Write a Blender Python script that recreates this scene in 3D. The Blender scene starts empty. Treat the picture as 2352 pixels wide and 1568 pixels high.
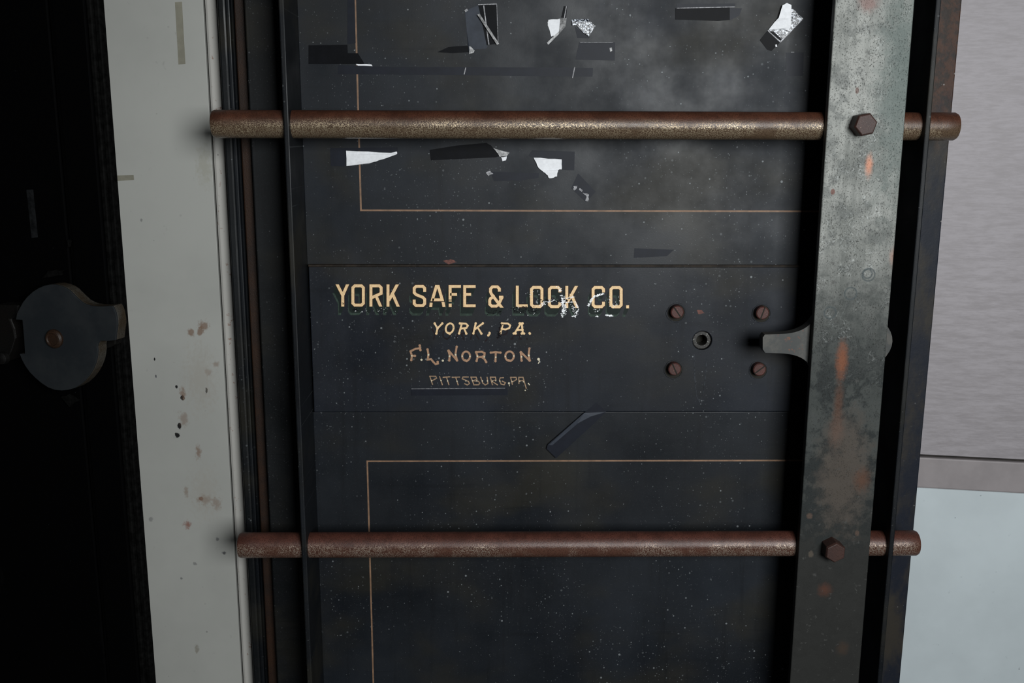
import bpy, math, random
from mathutils import Vector, Matrix, noise as mnoise
from mathutils.geometry import tessellate_polygon

S = bpy.context.scene
COL = S.collection
W, H = 2352, 1568

# ------------------------------------------------------------------ camera
LENS = 35.0
F = W * LENS / 36.0
CAM = Vector((0.0, -1.43, 1.50))
down = Vector((1138 - 1176, -(11728 - 784), -F)).normalized()      # world -Z seen by the camera
right = Vector((138000, -(1116 - 784), -F))                         # world +X seen by the camera
up = -down
right = (right - up * right.dot(up)).normalized()
back = up.cross(right)                                              # world +Y = up x right ... sign fixed below
if back.z > 0:
    back = -back
R = Matrix((right, back, up))                                       # camera -> world
cd = bpy.data.cameras.new('camera')
cam = bpy.data.objects.new('camera', cd)
COL.objects.link(cam)
cam.matrix_world = Matrix.Translation(CAM) @ R.to_4x4()
cd.sensor_width = 36.0
cd.lens = LENS
cd.clip_start = 0.05
S.camera = cam

# ------------------------------------------------------------------ light
S.view_settings.view_transform = 'Standard'
S.view_settings.look = 'None'
S.view_settings.exposure = 0.0
S.view_settings.gamma = 1.0
S.view_settings.use_curve_mapping = False
wd = bpy.data.worlds.new('world')
S.world = wd
wd.use_nodes = True
wd.node_tree.nodes['Background'].inputs[0].default_value = (0.75, 0.87, 1.0, 1)
wd.node_tree.nodes['Background'].inputs[1].default_value = 0.012


def area(name, loc, target, sx, sy, watts, colour, spread=180):
    ld = bpy.data.lights.new(name, 'AREA')
    ld.shape = 'RECTANGLE'
    ld.size, ld.size_y = sx, sy
    ld.energy = watts
    ld.color = colour
    ld.spread = math.radians(spread)
    o = bpy.data.objects.new(name, ld)
    COL.objects.link(o)
    o.location = loc
    o.rotation_euler = (Vector(target) - Vector(loc)).to_track_quat('-Z', 'Y').to_euler()
    return o


area('window_light', (0.80, -2.35, 1.74), (0.34, 0.0, 1.25), 0.85, 0.80, 44.0, (0.96, 0.99, 1.0), 140)


# ------------------------------------------------------------------ helpers
def ray(px, py):
    return R @ Vector(((px - W / 2) / F, -(py - H / 2) / F, -1.0))


def at(px, py, Y=0.0):
    d = ray(px, py)
    return CAM + d * ((Y - CAM.y) / d.y)


def hit(px, py, p0, n):
    d = ray(px, py)
    return CAM + d * ((p0 - CAM).dot(n) / d.dot(n))


def vx(pts, Y):
    """X of an upright edge seen through these pixels"""
    return sum(at(x, y, Y).x for x, y in pts) / len(pts)


def empty(name, loc, label=None, cat=None, group=None, rz=0.0):
    o = bpy.data.objects.new(name, None)
    COL.objects.link(o)
    o.empty_display_size = 0.05
    o.location = loc
    o.rotation_euler = (0, 0, rz)
    tag(o, label, cat, group)
    return o


def tag(o, label=None, cat=None, group=None, kind=None):
    for k, v in (('label', label), ('category', cat), ('group', group), ('kind', kind)):
        if v:
            o[k] = v
    return o


class MB:
    """collects shapes, in rest-pose world coordinates, for ONE mesh object"""
    def __init__(s):
        s.v, s.f = [], []

    def add(s, vs, fs):
        b = len(s.v)
        s.v += [tuple(v) for v in vs]
        s.f += [tuple(b + i for i in f) for f in fs]

    def box(s, x0, x1, y0, y1, z0, z1):
        s.add([(x0, y0, z0), (x1, y0, z0), (x1, y1, z0), (x0, y1, z0),
               (x0, y0, z1), (x1, y0, z1), (x1, y1, z1), (x0, y1, z1)],
              [(0, 3, 2, 1), (4, 5, 6, 7), (0, 1, 5, 4), (1, 2, 6, 5), (2, 3, 7, 6), (3, 0, 4, 7)])

    def prism(s, poly, y0, y1, holes=()):
        """poly in (x, z); front at y0 (towards the camera), back at y1"""
        loops = [list(poly)] + [list(h) for h in holes]
        flat = [p for l in loops for p in l]
        n = len(flat)
        tris = tessellate_polygon([[Vector((p[0], p[1], 0)) for p in l] for l in loops])
        vs = [(p[0], y0, p[1]) for p in flat] + [(p[0], y1, p[1]) for p in flat]
        fs = []
        for t in tris:
            fs.append(t)
            fs.append(tuple(i + n for i in reversed(t)))
        b = 0
        for l in loops:
            m = len(l)
            for i in range(m):
                j = (i + 1) % m
                fs.append((b + i, b + j, b + j + n, b + i + n))
            b += m
        s.add(vs, fs)

    def flat(s, poly, y):
        s.add([(x, y, z) for x, z in poly], [tuple(range(len(poly)))])

    def lathe(s, prof, origin, axis, seg=48):
        """prof = [(distance along the axis, radius)]"""
        axis = Vector(axis).normalized()
        a = axis.orthogonal().normalized()
        b = axis.cross(a)
        o = Vector(origin)
        vs, fs = [], []
        for d, r in prof:
            for k in range(seg):
                t = 2 * math.pi * k / seg
                vs.append(o + axis * d + (a * math.cos(t) + b * math.sin(t)) * r)
        for i in range(len(prof) - 1):
            for k in range(seg):
                k2 = (k + 1) % seg
                fs.append((i * seg + k, i * seg + k2, (i + 1) * seg + k2, (i + 1) * seg + k))
        m = len(prof) - 1
        fs.append(tuple(reversed(range(seg))))
        fs.append(tuple(m * seg + k for k in range(seg)))
        s.add(vs, fs)

    def sheet(s, pts3, thick_dir, t):
        """closed solid from a polygon in space, thickened"""
        d = Vector(thick_dir) * t
        n = len(pts3)
        vs = [Vector(p) for p in pts3] + [Vector(p) + d for p in pts3]
        fs = [tuple(range(n)), tuple(reversed(range(n, 2 * n)))]
        fs += [(i, (i + 1) % n, (i + 1) % n + n, i + n) for i in range(n)]
        s.add(vs, fs)

    def join(s, other):
        s.cut = len(s.f)
        s.add(other.v, other.f)

    def build(s, name, mat, parent=None, bevel=0.0, smooth=False, seg=2, mat2=None):
        me = bpy.data.meshes.new(name)
        off = Vector((0, 0, 0))
        inv = None
        if parent is not None:
            chain = Matrix.Identity(4)
            p = parent
            while p is not None:
                chain = Matrix.LocRotScale(p.location, p.rotation_euler, None) @ chain
                p = p.parent
            inv = chain.inverted()
        vs = [tuple(inv @ Vector(v)) for v in s.v] if inv else s.v
        me.from_pydata(vs, [], s.f)
        me.validate()
        o = bpy.data.objects.new(name, me)
        COL.objects.link(o)
        if parent is not None:
            o.parent = parent
        import bmesh
        bm = bmesh.new()
        bm.from_mesh(me)
        bmesh.ops.recalc_face_normals(bm, faces=bm.faces)
        bm.to_mesh(me)
        bm.free()
        me.materials.append(mat)
        if mat2 is not None:
            me.materials.append(mat2)
            for p in me.polygons:
                p.material_index = 1 if p.index >= s.cut else 0
        if smooth:
            for p in me.polygons:
                p.use_smooth = True
            try:
                me.set_sharp_from_angle(angle=math.radians(35))
            except Exception:
                pass
        if bevel > 0:
            m = o.modifiers.new('bevel', 'BEVEL')
            m.width = bevel
            m.segments = seg
            m.limit_method = 'ANGLE'
            m.angle_limit = math.radians(40)
        return o


# ------------------------------------------------------------------ node helper
class Mat:
    def __init__(s, name, base=(0, 0, 0)):
        s.m = bpy.data.materials.new(name)
        s.m.use_nodes = True
        s.t = s.m.node_tree
        s.t.nodes.clear()
        out = s.t.nodes.new('ShaderNodeOutputMaterial')
        s.b = s.t.nodes.new('ShaderNodeBsdfPrincipled')
        s.t.links.new(s.b.outputs[0], out.inputs[0])
        tc = s.t.nodes.new('ShaderNodeTexCoord')
        mp = s.t.nodes.new('ShaderNodeVectorMath')
        mp.operation = 'ADD'
        mp.inputs[1].default_value = base
        s.t.links.new(tc.outputs['Object'], mp.inputs[0])
        s.p = mp.outputs[0]
        sx = s.t.nodes.new('ShaderNodeSeparateXYZ')
        s.t.links.new(s.p, sx.inputs[0])
        s.x, s.y, s.z = sx.outputs

    def put(s, sock, v):
        if hasattr(v, 'is_output'):
            s.t.links.new(v, sock)
        else:
            if isinstance(v, (tuple, list)) and len(v) == 3 and sock.type == 'RGBA':
                v = (*v, 1)
            sock.default_value = v

    def set(s, **k):
        names = {'col': 'Base Color', 'metal': 'Metallic', 'rough': 'Roughness', 'spec': 'Specular IOR Level',
                 'coat': 'Coat Weight', 'crough': 'Coat Roughness', 'alpha': 'Alpha', 'normal': 'Normal', 'aniso': 'Anisotropic',
                 'trans': 'Transmission Weight', 'ior': 'IOR'}
        for a, v in k.items():
            s.put(s.b.inputs[names[a]], v)
        return s.m

    def math(s, op, a, b=0.0, clamp=False):
        n = s.t.nodes.new('ShaderNodeMath')
        n.operation = op
        n.use_clamp = clamp
        s.put(n.inputs[0], a)
        s.put(n.inputs[1], b)
        return n.outputs[0]

    def scale(s, v):
        n = s.t.nodes.new('ShaderNodeVectorMath')
        n.operation = 'MULTIPLY'
        s.put(n.inputs[0], s.p)
        n.inputs[1].default_value = v
        return n.outputs[0]

    def noise(s, sc, detail=4, rough=0.55, vec=None, dist=0.0):
        n = s.t.nodes.new('ShaderNodeTexNoise')
        s.put(n.inputs['Vector'], vec if vec is not None else s.p)
        n.inputs['Scale'].default_value = sc
        n.inputs['Detail'].default_value = detail
        n.inputs['Roughness'].default_value = rough
        n.inputs['Distortion'].default_value = dist
        return n.outputs[0]

    def voro(s, sc, vec=None, feature='F1'):
        n = s.t.nodes.new('ShaderNodeTexVoronoi')
        n.feature = feature
        s.put(n.inputs['Vector'], vec if vec is not None else s.p)
        n.inputs['Scale'].default_value = sc
        return n.outputs['Distance'], n.outputs.get('Color') if feature == 'F1' else None

    def step(s, v, a, b):
        """0 at a, 1 at b"""
        n = s.t.nodes.new('ShaderNodeMapRange')
        n.interpolation_type = 'SMOOTHSTEP'
        s.put(n.inputs['Value'], v)
        flip = a > b
        n.inputs['From Min'].default_value = min(a, b)
        n.inputs['From Max'].default_value = max(a, b)
        n.inputs['To Min'].default_value = 1.0 if flip else 0.0
        n.inputs['To Max'].default_value = 0.0 if flip else 1.0
        return n.outputs[0]

    def mix(s, a, b, f):
        n = s.t.nodes.new('ShaderNodeMix')
        n.data_type = 'RGBA'
        s.put(n.inputs['Factor'], f)
        s.put(n.inputs[6], a)
        s.put(n.inputs[7], b)
        return n.outputs[2]

    def mixf(s, a, b, f):
        n = s.t.nodes.new('ShaderNodeMix')
        n.data_type = 'FLOAT'
        s.put(n.inputs[0], f)
        s.put(n.inputs[2], a)
        s.put(n.inputs[3], b)
        return n.outputs[0]

    def mul(s, a, b):
        return s.math('MULTIPLY', a, b)

    def mx(s, a, b):
        return s.math('MAXIMUM', a, b)

    def bump(s, h, strength=0.3, dist=0.001):
        n = s.t.nodes.new('ShaderNodeBump')
        n.inputs['Strength'].default_value = strength
        n.inputs['Distance'].default_value = dist
        s.put(n.inputs['Height'], h)
        s.t.links.new(n.outputs[0], s.b.inputs['Normal'])

    def blob(s, cx, cz, rx, rz, soft=0.6, wob=0.0, nz=None):
        """1 inside an ellipse in X/Z, fading out"""
        dx = s.math('DIVIDE', s.math('SUBTRACT', s.x, cx), rx)
        dz = s.math('DIVIDE', s.math('SUBTRACT', s.z, cz), rz)
        r = s.math('SQRT', s.math('ADD', s.mul(dx, dx), s.mul(dz, dz)))
        if nz is not None:
            r = s.math('ADD', r, s.mul(s.math('SUBTRACT', nz, 0.5), wob))
        return s.step(r, 1.0, 1.0 - soft)

    def specks(s, sc, r0, seed=0.0, dens=None):
        """round dots of uneven size"""
        vec = s.t.nodes.new('ShaderNodeVectorMath')
        vec.operation = 'ADD'
        s.put(vec.inputs[0], s.p)
        vec.inputs[1].default_value = (seed, 0, seed * 1.7)
        v2 = s.t.nodes.new('ShaderNodeVectorMath')
        v2.operation = 'MULTIPLY'
        s.t.links.new(vec.outputs[0], v2.inputs[0])
        v2.inputs[1].default_value = (1, 0.0, 1)
        d, c = s.voro(sc, v2.outputs[0])
        sep = s.t.nodes.new('ShaderNodeSeparateColor')
        s.t.links.new(c, sep.inputs[0])
        rr = s.mul(s.math('POWER', sep.outputs[0], 2.2), r0)
        if dens is not None:
            rr = s.mul(rr, dens)
        diff = s.math('SUBTRACT', rr, d)
        m = s.step(diff, 0.0, r0 * 0.35)
        return s.mul(m, s.mixf(0.3, 1.0, sep.outputs[1]))


DB = (0.12, 0.03, 0.0)          # base of the vault door
LB = (0, 0, 0)                  # set below for the left leaf


# ------------------------------------------------------------------ materials
def door_paint(name, tint=(0.0125, 0.0145, 0.019), haze=1.0, dust=1.0, base=DB):
    m = Mat(name, base)
    tint = (tint[0] * 0.40, tint[1] * 0.46, tint[2] * 0.49)
    big = m.noise(3.2, 5, 0.6)
    streak = m.noise(9.0, 4, 0.6, m.scale((6.0, 1.0, 0.35)))
    hstreak = m.noise(9.0, 4, 0.65, m.scale((0.5, 1.0, 9.0)))
    fine = m.noise(420.0, 3, 0.7)
    olive = m.step(m.noise(5.5, 3, 0.5, m.scale((1.0, 1.0, 1.6))), 0.48, 0.70)
    col = m.mix(tint, tuple(c * 1.8 for c in tint), m.step(big, 0.42, 0.72))
    col = m.mix(col, (0.0150, 0.0138, 0.0098), m.mul(olive, 0.75))
    col = m.mix(col, tuple(c * 0.5 for c in tint), m.mul(m.step(streak, 0.52, 0.75), 0.55))
    col = m.mix(col, tuple(c * 0.5 for c in tint), m.mul(m.step(hstreak, 0.56, 0.75), 0.4))
    col = m.mix(col, (0.022, 0.0235, 0.027), m.mul(m.step(fine, 0.52, 0.78), 0.28))
    bloom = m.mul(m.step(m.noise(4.2, 6, 0.68, m.scale((1.5, 1, 0.8))), 0.50, 0.78), 0.45 * haze)
    col = m.mix(col, (0.022, 0.026, 0.036), bloom)
    dens = m.mixf(0.55, 1.15, m.step(m.noise(4.0, 2, 0.5), 0.36, 0.62))
    sp = m.mx(m.specks(108.0, 0.21, 0.0, dens), m.mul(m.specks(170.0, 0.21, 3.1, dens), 0.75))
    sp = m.mx(sp, m.mul(m.specks(78.0, 0.10, 9.3), 0.9))
    sp = m.mx(sp, m.mul(m.specks(330.0, 0.30, 5.3, dens), 0.45))
    sp = m.mx(sp, m.mul(m.specks(30.0, 0.055, 7.7), 0.6))
    col = m.mix(col, (0.26, 0.28, 0.29), m.mul(sp, 0.42 * dust))
    m.bump(m.math('ADD', m.mul(fine, 0.25), sp), 0.25, 0.0006)
    rough = m.mixf(0.38, 0.62, m.step(m.noise(7.0, 5, 0.6), 0.3, 0.7))
    return m.set(col=col, rough=rough, spec=0.20)


def simple(name, col, rough=0.6, metal=0.0, spec=0.4, var=0.25, sc=60.0, base=(0, 0, 0), bump=0.0):
    m = Mat(name, base)
    n = m.noise(sc, 5, 0.6)
    c = m.mix(tuple(x * (1 - var) for x in col), tuple(min(1, x * (1 + var)) for x in col), m.step(n, 0.3, 0.7))
    if bump:
        m.bump(n, bump, 0.001)
    return m.set(col=c, rough=rough, metal=metal, spec=spec)


def rust(name, c1, c2, bare=(0.42, 0.38, 0.30), amount=0.5, base=DB, sc=1.0):
    m = Mat(name, base)
    n = m.noise(620.0 * sc, 4, 0.65, m.scale((0.8, 1, 1)))
    n2 = m.noise(22.0 * sc, 6, 0.65)
    n3 = m.noise(820.0 * sc, 2, 0.5)
    n4 = m.noise(9.0 * sc, 4, 0.6)
    col = m.mix(c1, c2, m.step(m.math('ADD', m.mul(n2, 0.6), m.mul(n4, 0.4)), 0.40, 0.60))
    col = m.mix(col, tuple(x * 0.35 for x in c1), m.mul(m.step(n3, 0.52, 0.66), 0.7))
    bm_ = m.mul(m.step(n, 0.64 - 0.2 * amount, 0.74 - 0.2 * amount), m.mixf(0.25, 0.9, m.step(n2, 0.35, 0.6)))
    col = m.mix(col, bare, bm_)
    m.bump(m.math('ADD', n, m.mul(n3, 0.5)), 0.45, 0.0005)
    return m.set(col=col, metal=m.mul(bm_, 0.9), rough=m.mixf(0.50, 0.27, bm_), spec=0.25)


PAINT_UP = door_paint('black_panel_paint', haze=1.0, dust=1.25)
PAINT_MID = door_paint('lock_plate_paint', tint=(0.0115, 0.0135, 0.0195), haze=0.8, dust=1.2)
PAINT_LOW = door_paint('lower_panel_paint', tint=(0.012, 0.0135, 0.017), haze=0.35, dust=1.15)
PAINT_RIM = door_paint('rim_paint', tint=(0.0095, 0.0098, 0.0105), haze=0.3, dust=0.4)
PAINT_FLANGE = door_paint('flange_paint', tint=(0.007, 0.008, 0.010), haze=0.2, dust=0.25)

GOLD = simple('gold_leaf_paint', (0.66, 0.46, 0.245), 0.55, var=0.12, sc=400)
GOLD_DULL = simple('dull_gold_paint', (0.29, 0.165, 0.095), 0.6, var=0.15, sc=300)
GOLD_FAINT = simple('faint_gold_paint', (0.24, 0.155, 0.09), 0.6, var=0.25, sc=300)
GOLD_DOT = simple('pale_gold_dot', (0.52, 0.47, 0.34), 0.5, var=0.1)
LINE = simple('pinstripe_paint', (0.165, 0.095, 0.055), 0.6, var=0.25, sc=90)
GREEN_D = simple('dark_green_paint', (0.0075, 0.0125, 0.0105), 0.55, var=0.2, spec=0.12)
GREEN_L = simple('worn_green_paint', (0.027, 0.042, 0.033), 0.55, var=0.3, sc=200, spec=0.12)
OUTLINE = simple('brown_outline_paint', (0.030, 0.012, 0.007), 0.6, var=0.2, spec=0.12)
MAROON = simple('maroon_shadow_paint', (0.0105, 0.0062, 0.0075), 0.6, var=0.3, spec=0.12)
FLAKE = simple('silver_flakes', (0.62, 0.63, 0.64), 0.45, var=0.35, sc=700, metal=0.3)
DARKHOLE = simple('dark_recess', (0.010, 0.009, 0.006), 0.9, var=0.2)
PAPER = simple('white_paper', (0.66, 0.67, 0.69), 0.85, var=0.06, sc=220)
WAX = simple('crumpled_tape', (0.26, 0.26, 0.26), 0.4, var=0.5, sc=260, bump=0.6)
TAPE_DARK = simple('dark_tape', (0.0028, 0.0031, 0.0042), 0.5, var=0.2, spec=0.06)
TAPE_BLUE = simple('blue_black_tape', (0.0058, 0.0074, 0.0125), 0.5, var=0.15, spec=0.15)
TAPE_GREY = simple('grey_tape', (0.029, 0.034, 0.044), 0.5, var=0.2, spec=0.12, sc=40)
TAPE_LINE = simple('white_tape_edge', (0.22, 0.22, 0.23), 0.6, var=0.5, sc=400)
MASKING = simple('yellowed_tape', (0.165, 0.158, 0.122), 0.6, var=0.10, sc=60)

# foil-like tape with a crackled print
m = Mat('foil_tape')
k = m.noise(420.0, 3, 0.6, m.scale((1, 1, 1)))
c = m.mix((0.012, 0.014, 0.02), (0.60, 0.64, 0.70), m.step(k, 0.50, 0.58))
m.bump(m.noise(160, 4), 0.8, 0.002)
FOIL = m.set(col=c, rough=0.28, spec=0.6)

def bolt_steel(name, zc, red, brass, edge0, edge1, bare, pit):
    """round bolt: red rust along its upper side, worn speckled metal below"""
    m = Mat(name, DB)
    n1 = m.noise(800.0, 4, 0.62, m.scale((0.85, 1, 1)))
    n2 = m.noise(26.0, 6, 0.7)
    n3 = m.noise(7.0, 4, 0.6)
    zz = m.math('ADD', m.math('SUBTRACT', m.z, zc), m.mul(m.math('SUBTRACT', m.math('ADD', m.mul(n2, 0.5), m.mul(n3, 0.5)), 0.5), 0.030))
    worn = m.step(m.math('ADD', zz, m.mul(m.math('SUBTRACT', n1, 0.5), 0.020)), edge0, edge1)
    col = m.mix(red, tuple(c * 0.62 for c in red), m.step(n2, 0.4, 0.62))
    col = m.mix(col, brass, worn)
    pits = m.step(n1, 0.50, 0.42)
    col = m.mix(col, tuple(c * 0.25 for c in red), m.mul(pits, pit))
    spark = m.mul(m.mul(worn, m.step(n1, 0.50, 0.60)), m.step(m.noise(10.0, 4, 0.65), 0.40, 0.58))  # bare worn specks, bounded so they paint a brighter highlight band
    col = m.mix(col, bare, m.mul(spark, 0.75))
    m.bump(n1, 0.5, 0.0006)
    return m.set(col=col, metal=m.mixf(0.05, 0.85, spark), rough=m.mixf(0.48, 0.28, worn), spec=0.35)


RUST_TOP = bolt_steel('brassy_rusted_steel', at(1200, 288, -.0624).z, (0.072, 0.026, 0.014), (0.082, 0.055, 0.034), 0.012, -0.005, (0.62, 0.51, 0.35), 0.55)
RUST_LOW = bolt_steel('red_rusted_steel', at(1300, 1250, -.0624).z, (0.080, 0.028, 0.019), (0.074, 0.034, 0.023), 0.014, 0.001, (0.62, 0.53, 0.43), 0.6)
RUST_HEAD = rust('rusted_bolt_head', (0.046, 0.021, 0.016), (0.034, 0.017, 0.014), (0.14, 0.10, 0.085), 0.10)
RUST_SCREW = rust('rusted_screw_head', (0.066, 0.022, 0.017), (0.046, 0.017, 0.014), (0.26, 0.16, 0.12), 0.12, sc=1.5)
RIM_BROWN = rust('brown_rusted_step', (0.022, 0.010, 0.005), (0.012, 0.007, 0.005), (0.06, 0.04, 0.03), 0.02)


# the bolt-carrying bar: pitted pale steel, blackening lower down, with rubbed copper-coloured patches
def bar_steel():
    m = Mat('pitted_bar_steel', DB)
    n_big = m.noise(14.0, 5, 0.65)
    n_med = m.noise(60.0, 5, 0.65)
    pits = m.step(m.noise(600.0, 4, 0.66, m.scale((1.0, 1.0, 0.75))), 0.57, 0.66)
    pits = m.mul(pits, m.mixf(0.25, 1.0, m.step(n_med, 0.40, 0.56)))
    pits2 = m.mul(m.step(m.noise(75.0, 4, 0.7), 0.60, 0.68), 1.0)
    worm = m.step(m.math('ABSOLUTE', m.math('SUBTRACT', m.noise(70.0, 2, 0.5, dist=1.6), 0.5)), 0.018, 0.004)
    worm = m.mul(worm, m.step(m.noise(30.0, 2), 0.48, 0.6))
    col = m.mix((0.205, 0.209, 0.195), (0.112, 0.117, 0.108), m.step(m.math('ADD', m.mul(n_big, 0.55), m.mul(m.noise(16.0, 5, 0.65, m.scale((5.0, 1, 0.4))), 0.45)), 0.40, 0.60))
    blot = m.mul(m.step(m.noise(34.0, 6, 0.7), 0.50, 0.62), 0.65)
    col = m.mix(col, (0.075, 0.080, 0.076), blot)
    worm = m.mul(worm, m.step(m.z, at(1930, 960, -.09).z, at(1930, 780, -.09).z))
    # blackened patina and fading reflection painted together, patchy around mid height, unbroken further down
    low = m.math('ADD', m.z, m.math('ADD', m.mul(m.math('SUBTRACT', n_big, 0.5), 0.34), m.mul(m.math('SUBTRACT', n_med, 0.5), 0.22)))
    zt = at(1960, 560, -.09).z
    zb = at(1900, 1230, -.09).z
    dark1 = m.step(low, zt + 0.03, zt - 0.19)
    dark2 = m.step(low, zb + 0.10, zb - 0.05)
    patch = m.mul(m.step(m.math('ADD', m.mul(n_med, 0.6), m.mul(n_big, 0.5)), 0.50, 0.60), dark1)
    col = m.mix(col, (0.026, 0.030, 0.0285), m.mul(dark1, 0.90))
    col = m.mix(col, (0.011, 0.0135, 0.014), m.mul(patch, 0.75))
    col = m.mix(col, (0.0165, 0.0165, 0.0152), m.mul(dark2, 0.92))
    brown = m.blob(at(1935, 1090, -.09).x, at(1935, 1090, -.09).z, 0.05, 0.12, 0.7, 1.3, n_med)
    col = m.mix(col, (0.062, 0.051, 0.042), m.mul(brown, 0.85))
    col = m.mix(col, (0.030, 0.030, 0.027), m.mul(pits, 0.8))
    col = m.mix(col, (0.055, 0.055, 0.052), m.mul(pits2, 0.7))
    col = m.mix(col, (0.42, 0.44, 0.43), m.mul(worm, m.mixf(m.mixf(0.35, 0.20, dark1), 0.03, dark2)))
    green = m.mul(m.blob(at(2068, 190, -.09).x, at(2068, 190, -.09).z, 0.050, 0.24, 0.9, 1.2, n_med), 0.75)
    col = m.mix(col, (0.075, 0.095, 0.088), green)
    nz = m.noise(150.0, 4, 0.7)
    patches = [((1994, 380), 12, 34, (0.42, 0.185, 0.115), 0.9, 0.8), ((1932, 826), 19, 60, (0.16, 0.058, 0.028), 0.8, 0.85),
               ((1924, 925), 16, 85, (0.09, 0.042, 0.025), 0.95, 0.6), ((1920, 985), 26, 60, (0.085, 0.055, 0.042), 0.9, 0.8),
               ((1978, 1100), 30, 42, (0.080, 0.039, 0.024), 0.95, 0.8), ((1893, 1352), 24, 24, (0.075, 0.028, 0.016), 0.95, 0.7),
               ((1934, 1486), 22, 26, (0.04, 0.026, 0.018), 0.9, 0.7), ((1993, 8), 32, 26, (0.15, 0.10, 0.09), 0.8, 0.9),
               ((1911, 440), 6, 8, (0.11, 0.06, 0.05), 0.4, 1.0), ((1967, 208), 5, 8, (0.11, 0.08, 0.07), 0.4, 1.0),
               ((1858, 1183), 9, 9, (0.09, 0.06, 0.045), 0.5, 0.7), ((1967, 1222), 7, 9, (0.09, 0.06, 0.045), 0.5, 0.7),
               ((1861, 1270), 8, 10, (0.08, 0.065, 0.05), 0.5, 0.7), ((2050, 588), 14, 30, (0.30, 0.15, 0.11), 0.9, 0.45)]
    cop = 0.0
    for (px, py), rx, rz, cc, soft, amt in patches:
        p = at(px, py, -.09)
        b = m.mul(m.blob(p.x, p.z, rx / 1640, rz / 1600, soft, 0.9, nz), amt)
        col = m.mix(col, cc, b)
        cop = m.mx(cop, b)
    for px, py, r in ((1993, 630, 14), (1952, 673, 13.5), (1905, 717, 13), (1991, 628, 10)):
        p = at(px, py, -.09)
        dx = m.math('SUBTRACT', m.x, p.x)
        dz = m.math('SUBTRACT', m.z, p.z)
        rr = m.math('SQRT', m.math('ADD', m.mul(dx, dx), m.mul(dz, dz)))
        ring = m.step(m.math('ABSOLUTE', m.math('SUBTRACT', rr, r / 1640)), 0.0016, 0.0006)
        col = m.mix(col, (0.045, 0.055, 0.057), m.mul(ring, 0.75))
    h = m.math('SUBTRACT', m.mul(n_med, 0.4), pits)
    m.bump(h, 0.5, 0.0007)
    return m.set(col=col, metal=m.mixf(0.25, 0.1, dark2), rough=m.mixf(0.55, 0.62, dark1), spec=0.2)


BAR = bar_steel()
m = Mat('dark_worn_casting', DB)
n = m.noise(55, 5, 0.65)
c = m.mix((0.024, 0.026, 0.025), (0.048, 0.046, 0.040), m.step(n, 0.4, 0.65))
c = m.mix(c, (0.085, 0.032, 0.018), m.step(m.noise(120, 4, 0.7), 0.60, 0.70))
CASTING = m.set(col=c, metal=0.25, rough=0.55)
CAST_EDGE = rust('rusted_casting_edge', (0.16, 0.055, 0.03), (0.11, 0.045, 0.03), (0.3, 0.2, 0.15), 0.1)
RING = rust('worn_key_tube', (0.030, 0.028, 0.025), (0.020, 0.019, 0.018), (0.34, 0.34, 0.32), 0.30, sc=0.7)

# white walls
def wall_mat(name, tint, marks=(), rusty=0.0, base=(0, 0, 0), Y=0.1):
    m = Mat(name, base)
    n = m.noise(3.0, 5, 0.6)
    n2 = m.noise(45.0, 5, 0.65)
    n3 = m.noise(170.0, 5, 0.7, m.scale((1.0, 1.0, 0.7)))
    col = m.mix(tuple(c * 0.93 for c in tint), tuple(c * 1.05 for c in tint), m.step(n, 0.35, 0.65))
    smudge = m.mul(m.step(m.noise(60.0, 3, 0.7, m.scale((1.6, 1, 1))), 0.66, 0.76), 0.22)
    col = m.mix(col, tuple(c * 0.45 for c in tint), smudge)
    col = m.mix(col, tuple(c * 0.35 for c in tint), m.mul(m.specks(48.0, 0.10, 1.3), 0.6))
    for (px, py), rx, rz, cc, soft, amt in marks:
        p = at(px, py, Y)
        col = m.mix(col, cc, m.mul(m.blob(p.x, p.z, rx / 1480, rz / 1480, soft, 2.4, n3), amt))
    if rusty:
        rs = m.mul(m.step(m.noise(130.0, 4, 0.7), 0.62, 0.68), rusty)
        col = m.mix(col, (0.16, 0.07, 0.04), rs)
    m.bump(n2, 0.06, 0.001)
    return m.set(col=col, rough=0.55, spec=0.3)


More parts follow.
